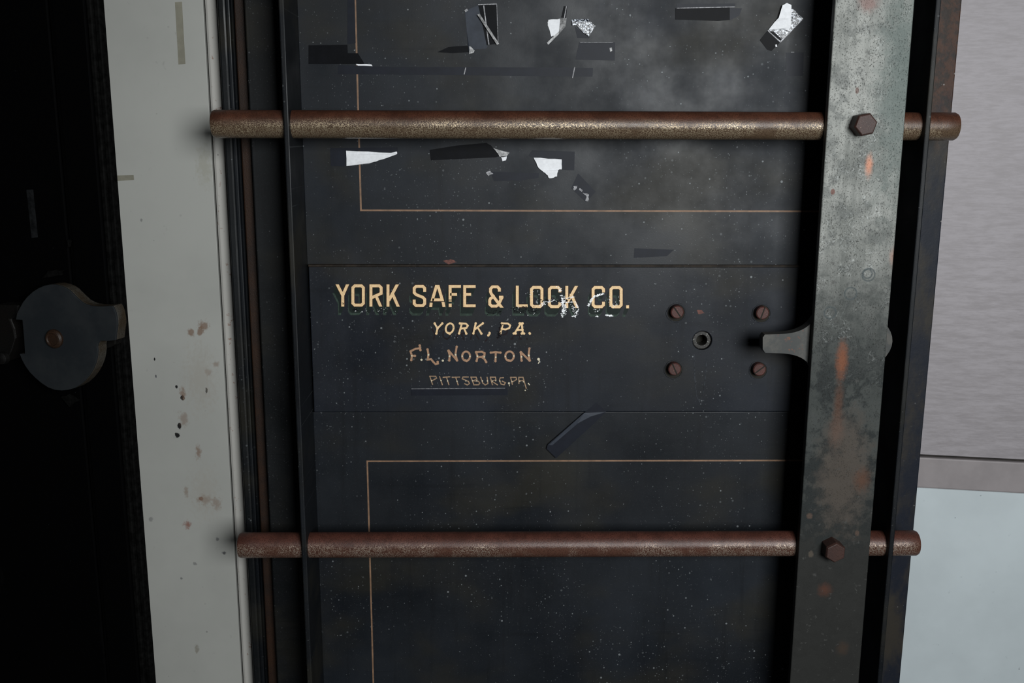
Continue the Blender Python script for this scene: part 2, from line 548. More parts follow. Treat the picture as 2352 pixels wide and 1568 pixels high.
WALL_Y = 0.058
BRN, GRY, BLK = (0.14, 0.085, 0.055), (0.12, 0.12, 0.12), (0.006, 0.006, 0.006)
marks = [((468, 748), 14, 14, BRN, 0.7, 0.75), ((438, 764), 10, 12, BRN, 0.6, 0.8), ((460, 760), 10, 14, BRN, 0.5, 0.8),
         ((418, 912), 6, 7, BLK, 0.3, 1), ((420, 902), 9, 16, BRN, 0.7, 0.7), ((405, 888), 3.5, 4.5, BLK, 0.3, 1),
         ((474, 897), 3, 8, BLK, 0.3, 1), ((412, 977), 6, 9, BLK, 0.3, 1), ((408, 998), 6, 7, BLK, 0.3, 1),
         ((421, 964), 14, 24, BRN, 0.8, 0.5), ((456, 1038), 8, 22, BRN, 0.8, 0.7), ((462, 1145), 6, 6, (0.10, 0.03, 0.015), 0.4, 1),
         ((470, 1148), 26, 16, BRN, 0.8, 0.55), ((430, 1205), 11, 14, (0.17, 0.075, 0.055), 0.8, 0.85), ((428, 1130), 8, 14, BRN, 0.8, 0.5),
         ((497, 1155), 14, 20, BRN, 0.8, 0.5), ((480, 855), 12, 10, BRN, 0.8, 0.4), ((496, 836), 10, 9, BRN, 0.8, 0.5),
         ((500, 1238), 5, 6, GRY, 0.5, 0.9), ((515, 1270), 6, 6, (0.05, 0.05, 0.055), 0.4, 0.9), ((417, 1328), 4, 4, GRY, 0.4, 0.9),
         ((448, 1294), 5, 5, GRY, 0.6, 0.7), ((347, 1192), 7, 8, GRY, 0.7, 0.6), ((452, 1490), 7, 14, (0.16, 0.15, 0.12), 0.7, 0.7),
         ((325, 505), 3, 4, GRY, 0.5, 0.7), ((470, 380), 24, 60, (0.24, 0.235, 0.19), 0.9, 0.55), ((355, 825), 2, 4, BLK, 0.4, 1), ((358, 864), 2, 5, (0.05, 0.05, 0.06), 0.4, .9),  # wide oval here is the top bolt's soft shadow, painted on the wall
         ((460, 870), 50, 110, (0.24, 0.215, 0.18), 0.95, 0.35), ((470, 1130), 50, 90, (0.24, 0.215, 0.18), 0.95, 0.3)]
WALL_L = wall_mat('dirty_white_paint', (0.29, 0.292, 0.272), marks, 0.0, Y=WALL_Y)
TRIM_L = wall_mat('rust_flecked_white_paint', (0.33, 0.322, 0.30), (), 0.65, Y=WALL_Y)
WALL_R = wall_mat('clean_white_paint', (0.50, 0.555, 0.575), (), 0.0)
FLOORM = simple('grey_floor', (0.10, 0.10, 0.10), 0.7, sc=8)

m = Mat('brushed_grey_metal')
s1 = m.noise(30.0, 5, 0.7, m.scale((0.5, 0.5, 3.0)))
s2 = m.noise(160.0, 4, 0.7, m.scale((0.25, 0.25, 1.6)))
s3 = m.noise(4.0, 3, 0.5)
c = m.mix((0.245, 0.225, 0.233), (0.340, 0.317, 0.333), m.step(m.math('ADD', m.mul(s1, 0.6), m.mul(s2, 0.4)), 0.36, 0.64))
c = m.mix(c, (0.25, 0.235, 0.243), m.mul(s3, 0.5))
BRUSHED = m.set(col=c, metal=0.06, rough=m.mixf(0.45, 0.6, s1), spec=0.3)
RAILM = simple('brown_grey_rail', (0.250, 0.226, 0.228), 0.55, var=0.07, sc=25)
GROOVE = simple('dark_gap', (0.02, 0.017, 0.015), 0.9)

# ------------------------------------------------------------------ setting
def struct(mb, name, mat, label, bevel=0.0):
    o = mb.build(name, mat, None, bevel)
    tag(o, label, 'wall' if name.startswith('wall') else name.split('_')[0], None, 'structure')
    return o


ZT = 2.35
b = MB()
b.box(-2.2, 2.2, -3.2, 1.2, -0.10, 0.0)
struct(b, 'floor', FLOORM, 'grey floor below the vault door')

xs = vx([(466, 0), (505, 784), (564, 1568)], WALL_Y)       # seam between wall and its edge strip
b = MB()
b.box(-2.0, xs - 0.0008, WALL_Y, WALL_Y + 0.12, 0.0, ZT)
struct(b, 'wall_left', WALL_L, 'stained white painted wall strip left of the open vault door', 0.0006)
# right-hand wall, turned about ten degrees towards the camera
AW = math.radians(10.0)
RP = Vector((0.95, 0.40, 0.0))
RN = Vector((-math.sin(AW), -math.cos(AW), 0))
RT = Vector((math.cos(AW), -math.sin(AW), 0))


def wall_box(mb, u0, u1, d0, d1, z0, z1):
    """box on the right-hand wall: u along it, d out of it (towards the room)"""
    vs = []
    for z in (z0, z1):
        for u, d in ((u0, d0), (u1, d0), (u1, d1), (u0, d1)):
            p = RP + RT * u + RN * d
            vs.append((p.x, p.y, z))
    mb.add(vs, [(0, 3, 2, 1), (4, 5, 6, 7), (0, 1, 5, 4), (1, 2, 6, 5), (2, 3, 7, 6), (3, 0, 4, 7)])


b = MB()
wall_box(b, -0.75, 1.2, -0.12, 0.0, 0.0, ZT)
struct(b, 'wall_right', WALL_R, 'white wall showing below the brushed grey metal panel')
PD = 0.014
pf = RP + RN * PD
z_edge = (hit(2112, 1121, pf, RN).z + hit(2352, 1133, pf, RN).z) / 2
z_gap = (hit(2118, 1047, pf, RN).z + hit(2352, 1059, pf, RN).z) / 2
pr = empty('metal_panel', (RP.x, RP.y, z_edge), 'brushed grey metal panel with a bottom rail fixed to the right-hand white wall', 'panel')
b = MB()
wall_box(b, -0.62, 1.0, 0.0, PD, z_gap + 0.003, 2.2)
b.build('sheet', BRUSHED, pr, 0.0012)
b = MB()
wall_box(b, -0.62, 1.0, 0.0, PD, z_edge, z_gap - 0.003)
o = b.build('bottom_rail', RAILM, pr, 0.003)
o['label'] = 'smooth brownish grey rail'
b = MB()
wall_box(b, -0.61, 0.99, 0.0, PD * 0.35, z_gap - 0.004, z_gap + 0.004)
b.build('gap_seal', GROOVE, pr)

# ------------------------------------------------------------------ the vault door
FY = -0.090                                     # front of flanges and bolt bar
door = empty('vault_door', DB, 'open black vault door with gold lettering and two rusty locking bolts', 'door')
door['kind'] = 'thing'
Z0, Z1 = 0.06, 2.20

xfl = vx([(655, 0), (682, 784), (716, 1568)], FY)      # left flange, right-hand edge of its rim
xfr = vx([(2137, 0), (2090, 784), (1993 + 22, 1568)], FY)      # right flange, left-hand edge of its rim
xfr = vx([(2143, 0), (2096, 784), (2010, 1568)], FY)
x_rim = vx([(566, 0), (590, 600), (632, 1568)], 0.004)   # left rim face, its left end
x_bro = vx([(543, 0), (565, 600), (612, 1568)], 0.022)
x_out = vx([(497, 0), (534, 784), (588, 1568)], 0.030)
x_ro = vx([(2208, 0), (2146, 784), (2062, 1568)], 0.0)
z_a = (at(760, 608, 0).z + at(1820, 615, 0).z) / 2
z_b = (at(760, 942, 0).z + at(1820, 946, 0).z) / 2
FT = 0.007

b = MB()
b.box(x_bro, x_ro - 0.02, 0.030, 0.130, Z0, Z1)
b.build('door_slab', PAINT_RIM, door, 0.002)
b = MB()
b.box(xfl - 0.001, xfr + 0.001, 0.0, 0.0295, z_a + 0.0012, Z1 - 0.05)
upper = b.build('upper_panel', PAINT_UP, door, 0.0015)
b = MB()
b.box(xfl - 0.001, xfr + 0.001, 0.0005, 0.0295, Z0 + 0.05, z_b - 0.0012)
lower = b.build('lower_panel', PAINT_LOW, door, 0.0015)

# lock plate with its keyhole
MY = -0.004
kp = at(1613, 782, MY)


def circ(cx, cz, r, n=40):
    return [(cx + r * math.cos(2 * math.pi * i / n), cz + r * math.sin(2 * math.pi * i / n)) for i in range(n)]


b = MB()
def plate_with_hole(mb, x0, x1, z0, z1, y0, y1, cx, cz, r, n=64):
    """rectangular plate drilled with one round hole; each hole vertex joins the outer edge along its own spoke"""
    out = []
    for i in range(n):
        a = 2 * math.pi * (i + 0.5) / n
        c_, s_ = math.cos(a), math.sin(a)
        tx = ((x1 if c_ > 0 else x0) - cx) / c_ if abs(c_) > 1e-9 else 1e9
        tz = ((z1 if s_ > 0 else z0) - cz) / s_ if abs(s_) > 1e-9 else 1e9
        t = min(tx, tz)
        out.append((cx + c_ * t, cz + s_ * t, a))
    loop = [(p[0], p[1]) for p in out]
    hole = [(cx + r * math.cos(p[2]), cz + r * math.sin(p[2])) for p in out]
    cor = [(x0, z0), (x1, z0), (x1, z1), (x0, z1)]
    vs = [(x, y, z) for y in (y0, y1) for x, z in loop + hole + cor]
    k = 2 * n + 4
    fs = []
    for i in range(n):
        j = (i + 1) % n
        f = [n + i, i]
        a, c_ = loop[i], loop[j]
        if abs(a[0] - c_[0]) > 1e-7 and abs(a[1] - c_[1]) > 1e-7:
            f.append(2 * n + min(range(4), key=lambda q: abs(cor[q][0] - a[0]) + abs(cor[q][1] - a[1]) + abs(cor[q][0] - c_[0]) + abs(cor[q][1] - c_[1])))
        ring = f[1:] + [j]
        f = f + [j, n + j]
        fs.append(tuple(f))
        fs.append(tuple(v + k for v in reversed(f)))
        fs.append((n + i, n + j, n + j + k, n + i + k))
        for u, w in zip(ring, ring[1:]):
            fs.append((u, w, w + k, u + k))
    mb.add(vs, fs)


plate_with_hole(b, xfl + 0.002, xfr - 0.002, z_b, z_a, MY, 0.029, kp.x, kp.z, 0.0140)
plate = b.build('lock_plate', PAINT_MID, door, 0.0012)
b = MB()
b.lathe([(0.0, 0.0082), (0.0, 0.0125), (0.001, 0.0136), (0.022, 0.0136), (0.022, 0.0082)], (kp.x, MY + 0.0035, kp.z), (0, 1, 0))
b.f = b.f[:-2]
n0 = len(b.v)
b.f += [(4 * 48 + k, 4 * 48 + (k + 1) % 48, (k + 1) % 48, k) for k in range(48)]
kt = b.build('keyhole', RING, plate, smooth=True)
kt['label'] = 'worn bright metal keyhole tube'
b = MB()
b.lathe([(0, 0.0139), (0.001, 0.0139)], (kp.x, 0.024, kp.z), (0, 1, 0))
b.build('keyhole_back', DARKHOLE, plate)

SEAM = simple('brown_grimy_ledge', (0.017, 0.0125, 0.009), 0.6, var=0.5, sc=70, spec=0.15)
b = MB()
b.box(xfl + 0.002, xfr - 0.002, -0.0062, 0.001, z_a - 0.0004, z_a + 0.0030)
b.build('seam_strip', SEAM, door, 0.001)['label'] = 'thin brownish ledge above the lock plate'

# flanges: angle irons standing out from the door, drilled for the bolts
for side, x in (('l', xfl), ('r', xfr)):
    b = MB()
    if side == 'l':
        b.box(x - FT, x, FY, 0.031, Z0 + 0.03, Z1 - 0.03)
    else:
        b.box(x, x + FT, FY, 0.031, Z0 + 0.03, Z1 - 0.03)
    b.build('flange', PAINT_FLANGE, door, 0.0016)
    if side == 'l':
        b = MB()
        x2 = vx([(690, 0), (700, 520), (733, 1568)], -0.003)
        b.box(x - 0.0005, x2, -0.0030, 0.001, Z0 + 0.04, Z1 - 0.04)
        b.build('flange_foot', PAINT_FLANGE, door, 0.001)

# rim faces and the stepped left-hand edge
b = MB()
b.box(x_rim, xfl - FT + 0.001, 0.004, 0.0305, Z0 + 0.01, Z1 - 0.01)
b.build('rim', PAINT_RIM, door, 0.002)
b = MB()
b.box(xfr + FT - 0.001, x_ro, 0.0, 0.0305, Z0 + 0.01, Z1 - 0.01)
m = Mat('right_rim_paint', DB)
n1 = m.noise(9.0, 5, 0.65, m.scale((1.5, 1, 0.8)))
n2 = m.noise(70.0, 4, 0.65)
zr = at(2180, 300, 0).z
c = m.mix((0.0075, 0.0095, 0.0150), (0.024, 0.021, 0.017), m.step(n1, 0.42, 0.64))
rustm = m.mul(m.step(m.math('ADD', m.z, m.mul(m.math('SUBTRACT', n1, 0.5), 0.3)), zr - 0.02, zr + 0.06), 0.85)
c = m.mix(c, m.mix((0.048, 0.021, 0.012), (0.018, 0.0125, 0.010), m.step(n2, 0.4, 0.6)), rustm)
sp = m.mx(m.specks(70, 0.12, 2.0), m.mul(m.specks(160, 0.13, 4.0), 0.6))
c = m.mix(c, (0.25, 0.24, 0.23), m.mul(sp, 0.6))
m.bump(m.math('ADD', n2, sp), 0.35, 0.001)
RRIM = m.set(col=c, rough=0.5, spec=0.15)
b.build('rim', RRIM, door, 0.002)
b = MB()
b.box(x_ro - 0.055, x_ro - 0.010, 0.030, 0.118, Z0, Z1)
b.build('edge_step', PAINT_RIM, door, 0.002)
b = MB()
b.box(x_bro, x_rim + 0.004, 0.022, 0.060, Z0, Z1)
o = b.build('edge_step', RIM_BROWN, door, 0.002)
o['label'] = 'brown rusted step'
# outer frame strip with two fine ridges
wdt = x_bro - x_out
b = MB()
b.box(xs + 0.0012, x_out - 0.003, WALL_Y - 0.001, WALL_Y + 0.10, 0.0, ZT)
struct(b, 'trim_1', TRIM_L, 'narrow rust-flecked white edge strip beside the vault door', 0.004)

b = MB()
b.prism([(x_out, Z0 - 0.01), (x_out + wdt * 0.46, Z0 - 0.01), (x_out + wdt * 0.46, Z1 + 0.01), (x_out, Z1 + 0.01)], 0.030, 0.085)
b.build('edge_moulding', PAINT_RIM, door, 0.003)
b = MB()
b.box(x_out + wdt * 0.44, x_out + wdt * 0.66, 0.033, 0.085, Z0, Z1)
b.box(x_out + wdt * 0.66, x_bro + 0.003, 0.037, 0.085, Z0, Z1)
b.build('edge_moulding', PAINT_FLANGE, door, 0.0016)

# ------------------------------------------------------------------ strokes for painted lines and letters
def ribbon(mb, pts, w, y, closed=False, cut=True):
    """flat painted stroke through (x, z) points, mitred; free ends cut level or upright"""
    P = [Vector((p[0], p[1])) for p in pts]
    n = len(P)
    L, Rr = [], []
    for i in range(n):
        if closed or 0 < i < n - 1:
            a = (P[i] - P[i - 1]).normalized()
            c = (P[(i + 1) % n] - P[i]).normalized()
            t = (a + c)
            t = t.normalized() if t.length > 1e-6 else a
            nn = Vector((-t.y, t.x))
            k = max(0.5, nn.dot(Vector((-a.y, a.x))))
            off = nn * (w / 2 / k)
        else:
            a = (P[1] - P[0]).normalized() if i == 0 else (P[-1] - P[-2]).normalized()
            off = Vector((-a.y, a.x)) * (w / 2)
            if cut:
                if abs(a.y) > abs(a.x) * 0.55:
                    off = Vector((-1 if a.y > 0 else 1, 0)) * (w / 2 / abs(a.y))
                else:
                    off = Vector((0, 1 if a.x > 0 else -1)) * (w / 2 / abs(a.x))
        L.append(P[i] + off)
        Rr.append(P[i] - off)
    m_ = n if closed else n - 1
    for i in range(m_):
        j = (i + 1) % n
        mb.add([(L[i].x, y, L[i].y), (Rr[i].x, y, Rr[i].y), (Rr[j].x, y, Rr[j].y), (L[j].x, y, L[j].y)], [(0, 1, 2, 3)])


def dot(mb, c, r, y, n=14):
    mb.add([(c[0] + r * math.cos(2 * math.pi * i / n), y, c[1] + r * math.sin(2 * math.pi * i / n)) for i in range(n)], [tuple(range(n))])


def pz(px, py, Y=MY):
    p = at(px, py, Y)
    return (p.x, p.z)


PX = 1.0 / 1625.0            # about one photo pixel on the lock plate, in metres

# pinstripes
b = MB()
xg = vx([(817, 0), (828, 482)], 0)
zg = (at(828, 482, 0).z + at(1850, 486, 0).z) / 2
ribbon(b, [(xg, Z1 - 0.15), (xg, zg), (xfr - 0.03, zg)], 3.9 * PX, -0.00015)
b.build('pinstripe', LINE, upper)['label'] = 'thin gold painted line'
b = MB()
xg = vx([(842, 1057), (859, 1568)], 0.0005)
zg = (at(842, 1057, 0.0005).z + at(1810, 1059, 0.0005).z) / 2
ribbon(b, [(xg, Z0 + 0.2), (xg, zg), (xfr - 0.03, zg)], 3.9 * PX, 0.00035)
b.build('pinstripe', LINE, lower)['label'] = 'thin gold painted line'

# --- main line of lettering: block capitals traced as centrelines (crop scale 4.9)
def l1(x, y):
    return (740 + x / 4.9, 620 + y / 4.9)


def l2(x, y):
    return (1100 + x / 4.9, 620 + y / 4.9)


def octo(x0, x1, y0, y1, c=21):
    return [(x0 + c, y0), (x1 - c, y0), (x1, y0 + c), (x1, y1 - c), (x1 - c, y1), (x0 + c, y1), (x0, y1 - c), (x0, y0 + c)]


def cee(x0, x1, y0, y1, c=21):
    return [(x1, y0 + 56), (x1, y0 + c), (x1 - c, y0), (x0 + c, y0), (x0, y0 + c), (x0, y1 - c), (x0 + c, y1), (x1 - c, y1), (x1, y1 - c), (x1, y1 - 56)]


big = []      # (map, points, closed)
A_ = big.append
A_((l1, [(169, 161), (232, 284), (232, 410)], 0)); A_((l1, [(286, 161), (232, 284)], 0))
A_((l1, octo(346, 464, 177, 394), 1))
A_((l1, [(549, 161), (549, 410)], 0)); A_((l1, [(549, 177), (643, 177), (664, 198), (664, 262), (549, 314)], 0)); A_((l1, [(604, 284), (659, 410)], 0))
A_((l1, [(741, 162), (741, 411)], 0)); A_((l1, [(846, 162), (747, 348)], 0)); A_((l1, [(789, 258), (856, 411)], 0))
A_((l1, [(1154, 246), (1154, 204), (1133, 183), (1057, 183), (1036, 204), (1036, 254), (1058, 276), (1133, 306), (1154, 328), (1154, 378), (1133, 399), (1057, 399), (1036, 378), (1036, 332)], 0))
A_((l1, [(1290, 167), (1236, 350)], 0)); A_((l1, [(1227, 366), (1222, 415)], 0)); A_((l1, [(1302, 167), (1356, 350)], 0)); A_((l1, [(1360, 358), (1371, 415)], 0)); A_((l1, [(1240, 334), (1352, 334)], 0))
A_((l1, [(1440, 168), (1440, 333)], 0)); A_((l1, [(1441, 341), (1441, 354)], 0)); A_((l1, [(1441, 377), (1441, 416)], 0)); A_((l1, [(1440, 184), (1562, 184)], 0)); A_((l1, [(1440, 273), (1518, 273)], 0))
A_((l1, [(1604, 169), (1604, 416)], 0)); A_((l1, [(1604, 185), (1727, 185)], 0)); A_((l1, [(1604, 273), (1676, 273)], 0)); A_((l1, [(1604, 401), (1727, 401)], 0))
A_((l2, [(258, 422), (140, 268), (131, 244), (131, 210), (152, 188), (208, 188), (230, 210), (230, 242)], 0))
A_((l2, [(178, 296), (132, 318), (122, 338), (122, 384), (144, 405), (196, 405), (220, 390), (248, 330), (262, 300)], 0)); A_((l2, [(226, 305), (274, 305)], 0))
A_((l2, [(432, 175), (432, 416)], 0)); A_((l2, [(432, 401), (549, 401)], 0))
A_((l2, octo(592, 709, 194, 410), 1))
A_((l2, cee(794, 911, 194, 411), 0))
A_((l2, [(989, 178), (989, 426)], 0)); A_((l2, [(1098, 178), (994, 366)], 0)); A_((l2, [(1036, 268), (1106, 426)], 0))
A_((l2, cee(1285, 1402, 195, 412), 0))
A_((l2, octo(1485, 1601, 196, 413), 1))
A_((l2, [(1673, 396), (1673, 430)], 0))
WB = 33 / 4.9 * PX
ex, ez = -8.2 * PX, -20.5 * PX      # offset of the painted block shadow
gl, gd, ol, gg = MB(), MB(), MB(), MB()
for si, (fn, pts, closed) in enumerate(big):
    dy = (si % 4) * 0.00002
    q = [pz(*fn(*p)) for p in pts]
    ribbon(gl, [(x + ex, z + ez) for x, z in q], WB * 1.04, MY - 0.00006 - dy * 0.3, closed)
    for i in range(1, 16):
        k_ = i / 16.0 * 0.80
        ribbon(gd, [(x + ex * k_, z + ez * k_) for x, z in q], WB * 1.0, MY - 0.00010 - 0.000008 * (16 - i) - dy * 0.1, closed)
    ribbon(ol, q, WB + 2.6 * PX, MY - 0.00026 - dy, closed)
    ribbon(gg, q, WB, MY - 0.00036 - dy, closed)
gl.build('letter_shadow', GREEN_L, plate)['label'] = 'worn green letter shadow'
gd.build('letter_shadow', GREEN_D, plate)['label'] = 'dark green block shadow of the lettering'
ol.build('letter_outline', OUTLINE, plate)['label'] = 'thin brown outline of the lettering'
gg.build('lettering', GOLD, plate)['label'] = 'large gold block capitals'

# --- smaller lines: brush strokes with rounded, swollen ends
BR_N = [0]


def brush(mb, fn, pts, w, y, bulb=1.0, closed=False):
    BR_N[0] += 1
    y = y - (BR_N[0] % 5) * 0.00003
    q = [pz(*fn(*p)) for p in pts]
    w = w / 4.9 * PX
    ribbon(mb, q, w, y, closed, cut=False)
    for i, c in enumerate(q):
        end = (i == 0 or i == len(q) - 1) and not closed
        dot(mb, c, w / 2 * (bulb if end else 1.0), y - 0.000012 - 0.000005 * (i % 3))


def ell(cx, cy, rx, ry, n=22, sl=0.0):
    return [(cx + rx * math.cos(2 * math.pi * i / n) - sl * ry * math.sin(2 * math.pi * i / n), cy + ry * math.sin(2 * math.pi * i / n)) for i in range(n)]


line2 = [(l1, [(1266, 600), (1298, 656), (1285, 714)], 0), (l1, [(1352, 600), (1298, 656)], 0),
         (l1, ell(1435, 655, 44, 56, sl=0.12), 1), (l1, [(1424, 708), (1436, 716)], 0),
         (l1, [(1572, 602), (1541, 712)], 0), (l1, [(1550, 600), (1618, 602), (1640, 624), (1624, 650), (1562, 658)], 0), (l1, [(1598, 656), (1622, 714)], 0),
         (l1, [(1728, 600), (1702, 712)], 0), (l1, [(1808, 599), (1722, 662)], 0), (l1, [(1750, 645), (1792, 714)], 0),
         (l1, [(1884, 708), (1884, 720), (1870, 734)], 0),
         (l2, [(270, 604), (242, 710)], 0), (l2, [(258, 600), (326, 601), (352, 622), (342, 652), (300, 668), (262, 662)], 0),
         (l2, [(458, 600), (492, 600)], 0), (l2, [(470, 602), (402, 710)], 0), (l2, [(482, 602), (494, 710)], 0), (l2, [(436, 672), (490, 672)], 0),
         (l2, [(392, 713), (414, 713)], 0), (l2, [(482, 713), (508, 713)], 0), (l2, [(570, 710), (573, 714)], 0)]
b, b2 = MB(), MB()
for fn, pts, closed in line2:
    brush(b, fn, pts, 21, MY - 0.00030, 1.35, closed)
    brush(b2, fn, [(x - 30, y + 62) for x, y in pts], 17, MY - 0.00010, 1.1, closed)
b2.build('letter_shadow', MAROON, plate)['label'] = 'faded maroon letter shadow'
b.build('lettering', GOLD, plate)['label'] = 'small gold lettering with swollen stroke ends'

line3 = [(l1, [(1003, 1012), (1010, 962), (994, 914), (1052, 884), (1096, 880)], 0), (l1, [(1098, 848), (1106, 900)], 0), (l1, [(1010, 963), (1044, 964)], 0),
         (l1, [(1186, 892), (1197, 950), (1188, 1006), (1226, 1002), (1252, 1034), (1276, 1058), (1304, 1050), (1300, 1032)], 0),
         (l1, [(1420, 908), (1436, 958), (1430, 1016)], 0), (l1, [(1424, 906), (1516, 1014)], 0), (l1, [(1518, 1016), (1500, 946), (1514, 862)], 0),
         (l1, ell(1620, 968, 44, 52), 1), (l1, [(1606, 1012), (1626, 1022)], 0),
         (l1, [(1732, 924), (1750, 972), (1738, 1022)], 0), (l1, [(1732, 922), (1796, 918), (1828, 934), (1826, 960), (1800, 976), (1752, 980)], 0), (l1, [(1796, 978), (1826, 1000), (1846, 1034)], 0),
         (l2, [(134, 928), (188, 922), (242, 928)], 0), (l2, [(190, 926), (186, 1024)], 0),
         (l2, ell(345, 968, 48, 53), 1), (l2, [(330, 1014), (356, 1020)], 0),
         (l2, [(470, 924), (480, 1018)], 0), (l2, [(472, 922), (568, 1016)], 0), (l2, [(572, 1018), (560, 950), (568, 882)], 0)]
b, b2 = MB(), MB()
for fn, pts, closed in line3:
    brush(b, fn, pts, 23, MY - 0.00030, 1.25, closed)
for fn, x, y, r in [(l1, 1009, 963, 10), (l1, 1118, 1008, 13), (l1, 1196, 953, 11), (l1, 1358, 1018, 13), (l1, 1433, 968, 10), (l1, 1502, 952, 11), (l1, 1577, 968, 9),
                    (l1, 1664, 968, 9), (l1, 1746, 968, 10), (l1, 1825, 976, 10), (l2, 190, 980, 10), (l2, 298, 970, 9), (l2, 393, 965, 9), (l2, 480, 975, 10), (l2, 562, 960, 12), (l2, 671, 1002, 16)]:
    dot(b2, pz(*fn(x, y)), r / 4.9 * PX, MY - 0.0006)
brush(b2, l2, [(678, 1010), (680, 1030), (668, 1050)], 10, MY - 0.00038)
b.join(b2)
b.build('lettering', GOLD_DULL, plate, mat2=GOLD_DOT)['label'] = 'dull brown-gold lettering'

line4 = [(l1, [(1211, 1194), (1242, 1284)], 0), (l1, [(1211, 1194), (1278, 1194), (1288, 1216), (1230, 1248)], 0),
         (l1, [(1322, 1198), (1352, 1288)], 0), (l1, [(1362, 1206), (1436, 1200)], 0), (l1, [(1398, 1203), (1426, 1288)], 0),
         (l1, [(1464, 1206), (1546, 1203)], 0), (l1, [(1502, 1204), (1530, 1290)], 0),
         (l1, [(1644, 1202), (1584, 1202), (1576, 1222), (1646, 1252), (1658, 1276), (1634, 1292), (1604, 1278)], 0),
         (l1, [(1674, 1204), (1708, 1290)], 0), (l1, [(1674, 1204), (1732, 1204), (1742, 1228), (1690, 1246), (1758, 1250), (1774, 1270), (1760, 1290), (1708, 1290)], 0),
         (l1, [(1784, 1206), (1806, 1268), (1834, 1292), (1866, 1276), (1856, 1206)], 0),
         (l2, [(128, 1204), (152, 1288)], 0), (l2, [(128, 1204), (186, 1204), (192, 1234), (142, 1248), (208, 1290)], 0),
         (l2, [(276, 1210), (240, 1212), (230, 1240), (250, 1282), (284, 1290), (298, 1266), (264, 1250)], 0),
         (l2, [(356, 1206), (376, 1284)], 0), (l2, [(356, 1206), (418, 1206), (424, 1230), (372, 1262)], 0),
         (l2, [(450, 1274), (448, 1206), (496, 1206), (532, 1328)], 0), (l2, [(456, 1244), (506, 1244)], 0)]
b, b2 = MB(), MB()
for fn, pts, closed in line4:
    brush(b, fn, pts, 12.5, MY - 0.00030, 1.15, closed)
for fn, x, y, r in [(l1, 1232, 1244, 8), (l1, 1338, 1242, 8), (l1, 1412, 1246, 8), (l1, 1518, 1250, 8), (l1, 1618, 1246, 7), (l1, 1694, 1244, 7), (l1, 1740, 1244, 8), (l1, 1804, 1246, 8),
                    (l1, 1860, 1246, 8), (l2, 150, 1248, 7), (l2, 190, 1244, 7), (l2, 236, 1248, 8), (l2, 338, 1272, 12), (l2, 372, 1252, 7), (l2, 460, 1250, 7), (l2, 502, 1256, 7), (l2, 558, 1276, 8), (l2, 567, 1288, 7), (l2, 521, 1352, 7)]:
    dot(b2, pz(*fn(x, y)), r / 4.9 * PX, MY - 0.0006)
brush(b2, l2, [(340, 1280), (344, 1304)], 7, MY - 0.00038)
b.join(b2)
b.build('lettering', GOLD_FAINT, plate, mat2=GOLD_DOT)['label'] = 'smallest brown-gold lettering in thin strokes'

# --- silvery flaking around the right end of the main line, and black nicks
rnd = random.Random(11)
b = MB()


def flake(mb, fn, x, y, r, yy=MY - 0.00066):
    n = rnd.randint(4, 7)
    a0 = rnd.random() * 6.28
    pts = []
    for i in range(n):
        a = a0 + 6.283 * i / n
        rr = r * rnd.uniform(0.5, 1.3)
        pts.append(pz(*fn(x + rr * 1.5 * math.cos(a) - rr * 0.4 * math.sin(a), y + rr * math.sin(a))))
    mb.add([(p[0], yy - rnd.random() * 0.00004, p[1]) for p in pts], [tuple(range(n))])


def flake_line(mb, fn, pts, spread, n, r):
    for _ in range(n):
        i = rnd.randrange(len(pts) - 1)
        t = rnd.random()
        x = pts[i][0] * (1 - t) + pts[i + 1][0] * t + rnd.gauss(0, spread)
        y = pts[i][1] * (1 - t) + pts[i + 1][1] * t + rnd.gauss(0, spread)
        flake(mb, fn, x, y, r * rnd.uniform(0.4, 1.5))


flake_line(b, l2, [(1232, 405), (1258, 345), (1296, 298), (1340, 280), (1408, 266)], 5, 120, 4.5)
flake_line(b, l2, [(690, 402), (740, 370), (800, 350), (870, 345)], 9, 70, 3.6)
flake_line(b, l2, [(932, 280), (946, 400), (943, 515)], 8, 130, 4.6)
flake_line(b, l2, [(958, 290), (972, 400), (962, 505)], 8, 70, 3.6)
flake_line(b, l2, [(905, 200), (918, 240)], 8, 26, 4)
flake_line(b, l2, [(980, 318), (1085, 298)], 3, 34, 3.6)
flake_line(b, l2, [(980, 364), (1085, 355), (1105, 400), (1122, 440)], 4, 46, 3.6)
flake_line(b, l2, [(1122, 440), (1085, 515), (1045, 518)], 6, 44, 4.2)
flake_line(b, l2, [(1045, 400), (1085, 470)], 14, 30, 3.4)
flake_line(b, l2, [(1260, 470), (1350, 440)], 24, 16, 3.2)
flake_line(b, l2, [(1320, 518), (1345, 520)], 5, 14, 4)
flake_line(b, l2, [(1432, 505), (1500, 515)], 5, 50, 4.4)
flake_line(b, l2, [(1440, 310), (1480, 400), (1570, 400), (1560, 250)], 14, 24, 3.0)
flake_line(b, l2, [(540, 290), (640, 220), (660, 270), (660, 420)], 16, 22, 3.0)
flake_line(b, l2, [(380, 410), (640, 500)], 22, 10, 3.0)
flake_line(b, l1, [(300, 455), (500, 460), (640, 455), (840, 440)], 12, 24, 2.8)
flake_line(b, l1, [(1270, 590), (1330, 740), (1700, 790)], 14, 18, 2.6)
tag(b.build('flaked_paint', FLAKE, plate), 'silvery flakes where the lettering has worn', kind='stuff')
b = MB()
flake_line(b, l2, [(390, 440), (640, 450)], 22, 90, 5)
flake_line(b, l2, [(700, 345), (880, 345)], 8, 40, 5)
flake_line(b, l2, [(860, 340), (960, 350), (1000, 330)], 10, 30, 6)
flake_line(b, l2, [(255, 600), (225, 690), (230, 760)], 14, 60, 5)
